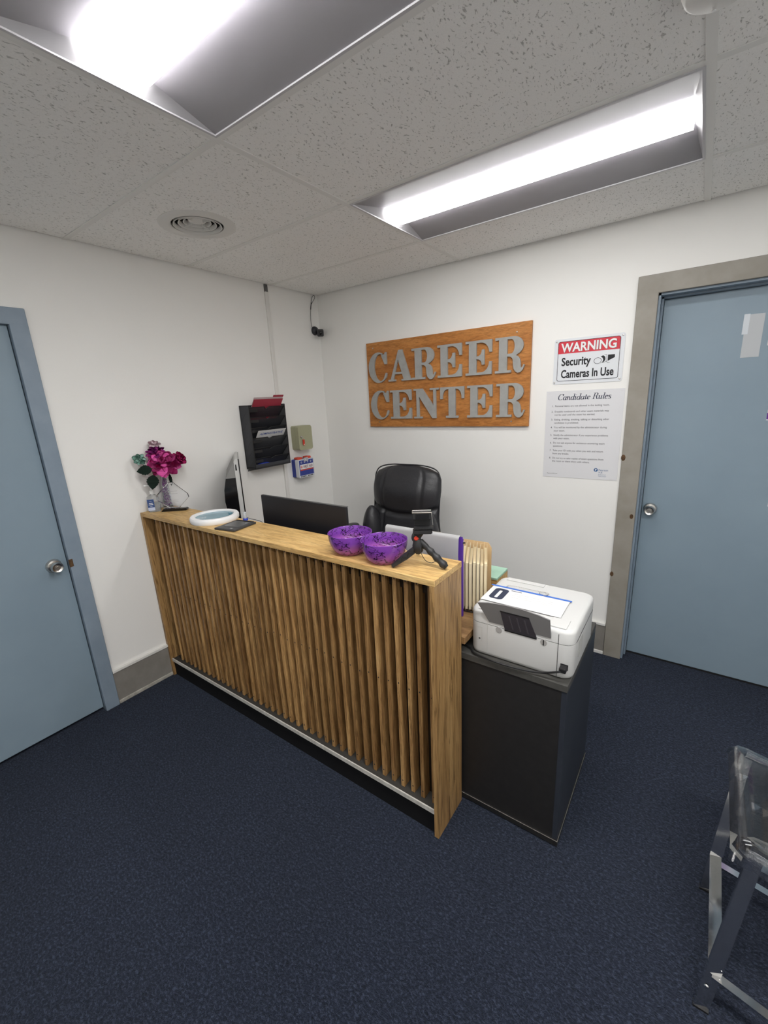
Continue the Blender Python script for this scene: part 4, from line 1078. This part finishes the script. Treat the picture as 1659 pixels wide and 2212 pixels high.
for x in (2.021, 2.175):
    k = obj('round_cover', lathe(nb(), [(0, .0015), (.0105, .0015), (.0115, 0)], 24, Matrix.Translation((x-PX, -hy, .800-PZ)) @ Matrix.Rotation(PI/2, 4, 'X')), base_mat('cover grey', (.30, .29, .28, 1), .6), t)
    if x > 2.1: obj('dark_slot', B(x-PX-.002, x-PX+.0015, -hy-.0022, -hy-.0016, .790-PZ, .810-PZ), MAT['dark'], k)
facep('power_inlet', 2.232, 2.256, .722, .742, MAT['dark'], .0012)
# carrying grip on the side
obj('side_grip', prism(nb(), [rrect(-.095, -.030, .050, .118, .012)], .0012, Matrix.Translation((hx-.0002, 0, 0)) @ M_LEFT), base_mat('grip shade', (.45, .45, .43, 1), .5), t)
obj('side_seam', B(hx-.0005, hx+.0006, -.13, .13, .128, .1306), MAT['dark'], t)
# rear paper flap leaning outward
fl = Matrix.Translation((0, -hy-.002, .156)) @ Matrix.Rotation(math.radians(14), 4, 'X') @ Matrix.Rotation(PI/2, 4, 'X')
top = [(.106, .064), (.07, .073), (.02, .080), (-.04, .081), (-.10, .074), (-.142, .064)]
MAT['flap'] = base_mat('flap grey', (.19, .185, .185, 1), .55)
f = obj('paper_flap', prism(nb(), [[(-.104, -.012), (-.05, -.012), (-.05, -.018), (.06, -.018), (.06, -.012), (.108, -.012)] + top], .004, fl), MAT['flap'], t)
obj('flap_recess', prism(nb(), [[(-.048, -.026), (.062, -.026), (.040, .050), (-.058, .050)]], .0015, fl, z0=.0042), base_mat('recess dark', (.045, .040, .048, 1), .5), f)
for k in range(3): obj('recess_rib', prism(nb(), [[(-.020+k*.026, -.018), (-.016+k*.026, -.018), (-.026+k*.026, .038), (-.030+k*.026, .038)]], .0012, fl, z0=.0058), base_mat('rib dark', (.075, .070, .078, 1), .5), f)
obj('recess_edge', prism(nb(), [[(-.048, -.031), (.062, -.031), (.062, -.026), (-.048, -.026)]], .004, fl, z0=.0042), MAT['black'], f)
obj('recess_edge', prism(nb(), [[(-.060, .050), (.040, .050), (.040, .053), (-.060, .053)]], .002, fl, z0=.0042), MAT['black'], f)
# paper on the lid
LZ = PZ+lidz+.0042
t = thing('instruction_sheet', 'white instruction sheet with blue tape strip on the printer lid', 'paper', (0, 0, LZ))
obj('sheet', B(1.918, 2.206, -1.288, -1.148, 0, .0006), MAT['paper'], t)
obj('tape_strip', B(1.908, 2.212, -1.156, -1.144, .0007, .0011), base_mat('painter tape', (.04, .14, .50, 1), .6), t)
obj('printed_shape', prism(nb(), [rrect(1.936, 1.990, -1.262, -1.168, .016), rrect(1.956, 1.968, -1.250, -1.186, .005)[::-1]], 0, Matrix.Translation((0, 0, .0009))), MAT['navyink'], t)
obj('inner_note', B(1.990, 2.200, -1.276, -1.176, .0007, .0010), MAT['paper'], t)
bm2 = nb()
for r in range(3):
    for k in range(7):
        x0 = 2.01+k*.022+random.uniform(-.004, .004); y0 = -1.190-r*.016
        tube(bm2, [(x0+i*.004, y0+random.uniform(-.002, .002), .0012) for i in range(5)], .00025, 4, 0)
obj('handwriting', bm2, MAT['faintink'], t)
obj('printed_bar', B(1.995, 2.035, -1.170, -1.166, .0007, .0009), MAT['navyink'], t)
# bead chain
t = thing('bead_chain', 'small metal bead chain looped on the printer lid', 'chain', (0, 0, LZ+.0012))
bd = bpy.data.meshes.new('bead'); b = nb(); bmesh.ops.create_icosphere(b, subdivisions=1, radius=.0016); b.to_mesh(bd); b.free(); bd.materials.append(MAT['steel'])
path = catmull([(1.969, -1.150, 0), (1.968, -1.136, 0), (1.985, -1.126, 0), (2.03, -1.124, 0), (2.07, -1.126, 0), (2.11, -1.122, 0), (2.126, -1.130, 0), (2.118, -1.146, 0), (2.096, -1.144, 0), (2.092, -1.130, 0), (2.108, -1.124, 0), (2.124, -1.142, 0), (2.112, -1.156, 0)], 8)
acc = 0; last = path[0]
for a_, c_ in zip(path, path[1:]):
    acc += (c_-a_).length
    if acc > .0036:
        acc = 0; o = bpy.data.objects.new('bead', bd); COL.objects.link(o); o.parent = t; o.location = c_+Vector((0, 0, .0008))
# power cord
t = thing('power_cord', 'black printer power cord trailing over the cabinet top', 'power cord', (0, 0, 0))
obj('cable', tube(nb(), [(2.246, -1.386, .731), (2.225, -1.392, .722), (2.180, -1.386, .700), (2.120, -1.392, .692), (2.05, -1.396, .690), (1.985, -1.392, .690), (1.935, -1.380, .6875), (1.915, -1.36, .690), (1.880, -1.345, .69), (1.84, -1.335, .6855)], .0036, 8), MAT['black'], t, True)
obj('plug', B(2.233, 2.255, -1.392, -1.3658, .7235, .7405, bev=.003), MAT['black'], t)

# ================================================================ monitors
t = thing('desktop_monitor', 'black flat monitor seen from behind between the counter and chair', 'monitor', (1.028, -1.318, .750), (0, 0, -0.012))
obj('back_shell', B(-.289, .289, -.010, .004, .072, .412, bev=.004), base_mat('matte monitor back', (.010, .0095, .012, 1), .5), t)
obj('screen', B(-.280, .280, .0045, .0065, .080, .404), MAT['blackgloss'], t)
obj('top_edge', B(-.288, .288, -.009, .006, .4122, .4135), base_mat('edge sheen', (.05, .05, .052, 1), .3), t)
obj('rear_hub', B(-.11, .11, -.026, -.0102, .10, .25, bev=.006), MAT['black'], t)
obj('stand_neck', B(-.03, .03, -.024, -.012, .012, .13, bev=.003), MAT['black'], t)
obj('stand_foot', prism(nb(), [rrect(-.11, .11, -.055, .105, .03)], .010, z0=.001), MAT['black'], t)

ang = math.radians(144.4)
t = thing('all_in_one_computer', 'silver edged all-in-one computer seen edge-on by the left wall', 'computer', (0.372, -1.172, .750), (0, 0, ang))
WX = .415
def yz_prism(prof, x0, x1):   # profile in (y,z), extruded along x
    return prism(nb(), [prof], x1-x0, Matrix.Translation((x0, 0, 0)) @ M_LEFT)
obj('front_glass', yz_prism([(-.006, .065), (0, .065), (0, .560), (-.006, .560)], 0, WX), MAT['blackgloss'], t)
obj('frame', yz_prism([(.0004, .062), (.024, .062), (.024, .548), (.012, .563), (.0004, .563)], 0, WX), base_mat('silver plastic', (.50, .50, .49, 1), .4), t)
obj('rear_housing', yz_prism([(.0245, .10), (.055, .12), (.088, .22), (.100, .315), (.096, .385), (.080, .452), (.0245, .452)], .004, WX-.004), MAT['blackgloss'], t)
obj('lit_sloped_top', yz_prism([(.0245, .4525), (.080, .4525), (.074, .462), (.0245, .545)], .002, WX-.002), base_mat('grey plastic', (.20, .20, .195, 1), .5), t)  # grey colour paints light from above onto the black housing's top
obj('vent_slot', yz_prism([(.010, .495), (.020, .495), (.018, .530), (.012, .530)], -.0006, -.0001), MAT['dark'], t)
obj('stand', yz_prism([(.0, 0.001), (.14, 0.001), (.14, .008), (.06, .012), (.05, .13), (.030, .13), (.020, .010), (.0, .008)], .12, .30), MAT['black'], t)

# ================================================================ clipboard, folders, organizer, box
MAT['purplepl'] = base_mat('purple plastic', (.10, .035, .33, 1), .3)
t = thing('clipboard', 'purple clipboard standing upright with white pages flipped over it', 'clipboard', (1.494, -1.262, .7505))
obj('board', B(0, .338, 0, .004, 0, .336, bev=.0012), MAT['purplepl'], t)
obj('board', B(.002, .337, .009, .012, 0, .326, bev=.001), MAT['purplepl'], t)
obj('clip', B(.10, .24, .012, .024, .30, .334, bev=.003), MAT['steel'], t)
obj('clip_pin', cyl(nb(), (.336, .006, .310), (.346, .006, .312), .003), MAT['black'], t)
b = nb(); prof = []
for k in range(13):
    a = PI*k/12; prof.append((-.013-.013*math.cos(PI-a)*-1 if False else -.012+.014*math.cos(a), .330+.014*math.sin(a)))
prof = prof + [(-.0275, .31), (-.030, .27), (-.026, .20), (-.018, .13), (-.010, .06)]
A_ = [[b.verts.new((x, y, z)) for y, z in prof] for x in (-.004, .110, .215, .3345)]
for r1, r2 in zip(A_, A_[1:]):
    for k in range(len(prof)-1): b.faces.new((r1[k], r1[k+1], r2[k+1], r2[k]))
bmesh.ops.solidify(b, geom=b.faces[:], thickness=.0025)
obj('flipped_pages', b, MAT['paper'], t, True)

MAT['paper3'] = base_mat('cream pages', (.72, .63, .44, 1), .8)
MAT['manila'] = petal_mat('manila card', (.68, .55, .32, 1), (.76, .64, .42, 1)); MAT['manila2'] = base_mat('pale card', (.74, .67, .50, 1), .7); MAT['tan'] = base_mat('tan card', (.62, .44, .24, 1), .7)
dv = Vector((-.385, .923, 0)); fa = math.atan2(dv.y, dv.x)
fold_desc = ['pale manila folder nearest the purple clipboard', 'manila folder second from the purple clipboard', 'pale manila folder third from the purple clipboard', 'manila folder fourth from the purple clipboard',
             'pale manila folder third from the printer side', 'manila folder second from the printer side', 'manila folder nearest the printer in the rack']
def folder(label, p, h, mat, length=.20):
    t = thing('manila_folder', label, 'folder', p, (0, 0, fa), group='manila folders in the wire rack')
    for k, (y, hh) in enumerate(((-.0022, h-.012), (.0022, h))):
        m2 = [[(0, 0), (length, 0), (length, hh-.004), (length-.008, hh), (.030, hh), (.012, hh-.018), (0, hh-.024)]]
        obj('cover', prism(nb(), m2, .0008, Matrix.Translation((0, y*2.6, 0)) @ M_BACK), mat, t)
    obj('papers', B(.004, length-.006, -.0054, .0046, .002, h-.028), MAT['paper3'], t)
for k, d_ in enumerate(fold_desc):
    folder(d_, (1.812+k*.0145, -1.214+k*.003, .7565), .236-.004*(k % 3), [MAT['manila2'], MAT['manila'], MAT['manila2'], MAT['manila'], MAT['manila2'], MAT['manila'], MAT['manila']][k])
t = thing('manila_folder', 'tall tan folder standing crosswise behind the other folders', 'folder', (1.690, -1.000, .7505), (0, 0, 0.10), group='manila folders in the wire rack')
obj('cover', prism(nb(), [[(0, 0), (.150, 0), (.150, .205), (.136, .228), (0, .232)]], .0010, M_BACK), MAT['tan'], t)
obj('cover', prism(nb(), [[(0, 0), (.150, 0), (.150, .198), (.136, .220), (0, .224)]], .0010, Matrix.Translation((0, -.004, 0)) @ M_BACK), MAT['tan'], t)
t = thing('file_organizer', 'black wire desktop rack holding the manila folders', 'file rack', (1.806, -1.219, .7505))
b = nb()
for p, q in (((0, 0, .003), (.105, .018, .003)), ((0, 0, .003), (-.06, .150, .003)), ((.105, .018, .003), (.045, .168, .003)), ((-.06, .150, .003), (.045, .168, .003))): cyl(b, p, q, .0024, n=6)
obj('wire_base', b, MAT['black'], t)
for k in range(8):
    o = obj('divider_wire', tube(nb(), [(-.001+k*.0145, k*.0028, .004), (-.001+k*.0145, k*.0028, .020), (-.001+k*.0145-.03, k*.0028+.07, .022), (-.061+k*.0145, .147+k*.0026, .020), (-.061+k*.0145, .147+k*.0026, .004)], .0010, 5, 0), MAT['black'], t)
t = thing('wooden_tray', 'shallow brown wooden box behind the folders', 'box', (1.660, -.958, .7505))
for a in ((0, .197, 0, .008), (0, .197, .124, .132), (0, .008, .008, .124), (.189, .197, .008, .124)): obj('side', B(*a, 0, .046), MAT['oak_x'], t)
obj('bottom', B(.008, .189, .008, .124, 0, .006), MAT['oak_x'], t)
t = thing('green_papers', 'stack of pale green paper on the wooden box', 'paper', (1.662, -.964, .7970))
for k in range(6): obj('sheet', B(0+.0006*k, .196-.0005*((k*3) % 4), .0, .136, k*.0016, k*.0016+.0012), base_mat('green paper', (.36, .56, .44, 1), .8) if k == 0 else bpy.data.materials['green paper'], t)

# ================================================================ office chair
def m_leather():
    m = base_mat('black leather', (.024, .024, .027, 1), .36, spec=.5); n = N(m)
    v = n.coord(); f1 = n.noise(v, 260, 3); f2 = n.noise(v, 9, 3, .5, .6)
    ad = n.n('ShaderNodeMath', operation='MULTIPLY_ADD'); n.l(f2, ad.inputs[0]); ad.inputs[1].default_value = 6.0; n.l(f1, ad.inputs[2])
    n.bump(ad.outputs[0], .25, .003); return m
MAT['leather'] = m_leather()
t = thing('office_chair', 'black leather high-backed office chair behind the counter', 'office chair', (1.030, -.60, 0), (0, 0, 0.04))
def back_surface():
    b = nb(); NU, NV = 44, 52; g = []
    for j in range(NV+1):
        v = j/NV; row = []
        pts = [(0, .225), (.12, .262), (.32, .268), (.50, .248), (.62, .240), (.78, .250), (.90, .246), (.96, .222), (1.0, .165)]
        for (a, ha), (c, hc) in zip(pts, pts[1:]):
            if a <= v <= c: hw = ha+(hc-ha)*((v-a)/(c-a)); break
        for i in range(NU+1):
            u = (i/NU-.5)*2
            e = max(0, 1-abs(u)**3.2); ev = max(0, 1-abs(2*v-1)**7)
            d = .062*(e**.6)*(ev**.5)
            seam = .56+.07*u*u
            hd = .030*math.exp(-((v-.76)/.15)**2)*(1-u*u*.6); d += hd
            d += .022*math.exp(-((v-.28)/.16)**2)*(1-abs(u)**2)
            for dist, s_, dep in ((v-seam, .016, .030), ((abs(u)-.56-.06*(v-.5))*(1 if v < .97 else 9), .035, .020 if v < seam else .012), ((v-.42-.05*u*u) if abs(u) < .5 else 9, .010, .004)):
                d -= dep*math.exp(-(dist/s_)**2)*(ev**.3)*(e**.2)
            lean = .10*(v-.3)
            z = .50+v*.688-.020*(u*u)*(1 if v > .8 else 0)*((v-.8)/.2)
            row.append(b.verts.new((u*hw, .16+lean-d, z)))
        g.append(row)
    for j in range(NV):
        for i in range(NU): b.faces.new((g[j][i], g[j][i+1], g[j+1][i+1], g[j+1][i]))
    # back shell
    g2 = []
    for j in range(NV+1):
        g2.append([b.verts.new((g[j][i].co.x*.985, .16+.10*(j/NV-.3)+.040*(max(0, 1-abs((i/NU-.5)*2)**4)**.5)*(max(0, 1-abs(2*j/NV-1)**8)**.5)+.006, g[j][i].co.z)) for i in range(0, NU+1)])
    for j in range(NV):
        for i in range(NU): b.faces.new((g2[j][i+1], g2[j][i], g2[j+1][i], g2[j+1][i+1]))
    for j in range(NV):
        b.faces.new((g[j][0], g[j+1][0], g2[j+1][0], g2[j][0])); b.faces.new((g[j+1][NU], g[j][NU], g2[j][NU], g2[j+1][NU]))
    for i in range(NU):
        b.faces.new((g[0][i+1], g[0][i], g2[0][i], g2[0][i+1])); b.faces.new((g[NV][i], g[NV][i+1], g2[NV][i+1], g2[NV][i]))
    return b
bk = obj('backrest', back_surface(), MAT['leather'], t, 'all')
b = nb()
def bp(u, v): return Vector((u*.965, 0.16+.10*(v-.3)-.006, .50+v*.688))
tube(b, [bp(-.228, .02), bp(-.268, .25), bp(-.252, .5), bp(-.252, .80), bp(-.246, .91), bp(-.210, .972), bp(-.12, 1.0), bp(0, 1.003), bp(.12, 1.0), bp(.210, .972), bp(.246, .91), bp(.252, .80), bp(.252, .5), bp(.268, .25), bp(.228, .02)], .0042, 8, 5)
obj('piping', b, MAT['leather'], bk, True)
# side wing cushions
for s_ in (-1, 1):
    b = nb(); bmesh.ops.create_uvsphere(b, u_segments=20, v_segments=14, radius=1)
    for v in b.verts: v.co = Vector((s_*.212+v.co.x*.068, .100+v.co.y*.075, .715+v.co.z*.215))
    obj('side_bolster', b, MAT['leather'], bk, 'all')
b = nb()
st = [[Vector((x, y, z)) for x, y in rrect(-.26+i_, .26-i_, -.36+i_, .13-i_, .07, 6)] for i_, z in ((.03, .40), (.0, .42), (0, .47), (.02, .500), (.07, .515), (.14, .520))]
obj('seat', loft(b, st), MAT['leather'], t, True)
for s_ in (-1, 1):
    a = obj('armrest', tube(nb(), [(s_*.315, .10, .46), (s_*.318, .13, .66), (s_*.318, .07, .765), (s_*.318, -.05, .772), (s_*.318, -.12, .740), (s_*.315, -.13, .60), (s_*.300, -.10, .45)], .020, 12), MAT['black'], t, True)
    b = nb(); bmesh.ops.create_uvsphere(b, u_segments=18, v_segments=12, radius=1)
    for v in b.verts: v.co = Vector((s_*.318+v.co.x*.042, -.03+v.co.y*.115, .788+v.co.z*.032))
    obj('arm_pad', b, MAT['leather'], a, 'all')
obj('gas_lift', lathe(nb(), [(0, .10), (.032, .10), (.032, .28), (.018, .285), (.018, .40), (0, .40)], 20), MAT['black'], t, True)
for k in range(5):
    a = 2*PI*k/5+.3; c, s_ = math.cos(a), math.sin(a)
    lg = obj('base_leg', tube(nb(), [(0, 0, .12), (.15*c, .15*s_, .11), (.29*c, .29*s_, .075)], .018, 10, 4, lambda u: .026-.010*u), MAT['black'], t, True)
    obj('caster', cyl(nb(), (.29*c-.022*s_, .29*s_+.022*c, .0275), (.29*c+.022*s_, .29*s_-.022*c, .0275), .027, n=18), MAT['black'], lg, True)

# ================================================================ clear acrylic chair
MAT['acrylic'] = base_mat('clear acrylic', (.95, .97, .98, 1), .03, trans=1.0, ior=1.47)
t = thing('acrylic_chair', 'clear acrylic chair with flat chrome legs at the right edge', 'chair', (2.70, -1.30, 0))
O = Vector((2.70, -1.30, 0)); e1 = Vector((.97, -.22, 0))
def LP_(x, y, z): return Vector((x, y, z))-O
# seat: thin sheet with waterfall front (left) edge and curled sides
b = nb(); NU, NV = 18, 14; g = []
for i in range(NU+1):
    u = i/NU; row = []
    for j in range(NV+1):
        v = j/NV; q = abs(2*v-1)
        base = Vector((2.704, -1.505, 0)).lerp(Vector((2.716, -1.035, 0)), v)+e1*(.43*u)
        cr = max(0, .10-u)/.10
        base += (Vector((2.71, -1.27, 0))-Vector((base.x, base.y, 0)))*(.0 if u > .06 else .10*(1-u/.06)**2*(q**6))
        z = .452-.030*cr**2-.035*max(0, q-.82)/.18*max(0, q-.82)/.18+.012*math.sin(PI*u)*-1
        row.append(b.verts.new(base-O+Vector((0, 0, z))))
    g.append(row)
for i in range(NU):
    for j in range(NV): b.faces.new((g[i][j], g[i+1][j], g[i+1][j+1], g[i][j+1]))
bmesh.ops.solidify(b, geom=b.faces[:], thickness=.009)
obj('seat', b, MAT['acrylic'], t, 'all')
b = nb(); g = []
for i in range(9):
    z = .50+.36*i/8; row = []
    for j in range(13):
        v = j/12; base = Vector((2.704, -1.505, 0)).lerp(Vector((2.716, -1.035, 0)), .04+.92*v)+e1*(.445+.10*i/8+.045*(1-(2*v-1)**2))
        row.append(b.verts.new(base-O+Vector((0, 0, z))))
    g.append(row)
for i in range(8):
    for j in range(12): b.faces.new((g[i][j], g[i][j+1], g[i+1][j+1], g[i+1][j]))
bmesh.ops.solidify(b, geom=b.faces[:], thickness=.009)
obj('backrest', b, MAT['acrylic'], t, 'all')
def flatbar(bm, p, q, wdir, w=.030, th=.006):
    p, q = Vector(p), Vector(q); d = (q-p).normalized(); wd = Vector(wdir); wd = (wd-d*wd.dot(d)).normalized(); n = d.cross(wd)
    vs = [bm.verts.new(c+wd*a*w/2+n*s_*th/2) for c in (p, q) for a, s_ in ((-1, -1), (1, -1), (1, 1), (-1, 1))]
    for f in ((0, 1, 2, 3), (7, 6, 5, 4), (0, 4, 5, 1), (1, 5, 6, 2), (2, 6, 7, 3), (3, 7, 4, 0)): bm.faces.new([vs[i] for i in f])
    return bm
FN, FF = Vector((2.690, -1.610, .002)), Vector((2.702, -1.262, .002))          # front feet
TN, TF = Vector((2.762, -1.458, .440)), Vector((2.758, -1.105, .440))
def L_(v): return v-O
legs = [(FN, TN), (FF, TF), (FN+e1*.40+Vector((.06, 0, 0)), TN+e1*.36), (FF+e1*.40+Vector((.06, 0, 0)), TF+e1*.36)]
for a, c in legs:
    lg = obj('leg', flatbar(nb(), L_(a), L_(c), (1, .25, 0), .034, .008), MAT['chrome'], t)
    obj('foot_pad', B(-.017, .017, -.008, .008, -.0018, .004), MAT['black'], lg, loc=L_(a))
m = .25
obj('stretcher', flatbar(nb(), L_(FN.lerp(TN, m)), L_(FF.lerp(TF, m)), (1, 0, 0), .030, .006), MAT['chrome'], t)
for a, c in ((0, 2), (1, 3)):
    p = legs[a][0].lerp(legs[a][1], .21); q = legs[c][0].lerp(legs[c][1], .21)
    obj('side_stretcher', flatbar(nb(), L_(p), L_(q), (0, 1, 0), .022, .006), MAT['chrome'], t)
obj('rear_stretcher', flatbar(nb(), L_(legs[2][0].lerp(legs[2][1], m)), L_(legs[3][0].lerp(legs[3][1], m)), (1, 0, 0), .030, .006), MAT['chrome'], t)
for a, c in ((TN, legs[2][1]), (TF, legs[3][1])):
    obj('seat_rail', flatbar(nb(), L_(a), L_(c), (0, 1, 0), .026, .006), MAT['chrome'], t)
obj('bolt', lathe(nb(), [(0, .004), (.004, .003), (.006, 0)], 14, Matrix.Translation(L_(FN.lerp(TN, .13))+Vector((-.004, -.005, .004))) @ Matrix.Rotation(PI/2.2, 4, 'X')), MAT['chrome'], t)
for p in (legs[2][1], legs[3][1]):
    obj('back_post', flatbar(nb(), L_(p), L_(p+e1*.11+Vector((0, 0, .30))), (0, 1, 0), .026, .006), MAT['chrome'], t)
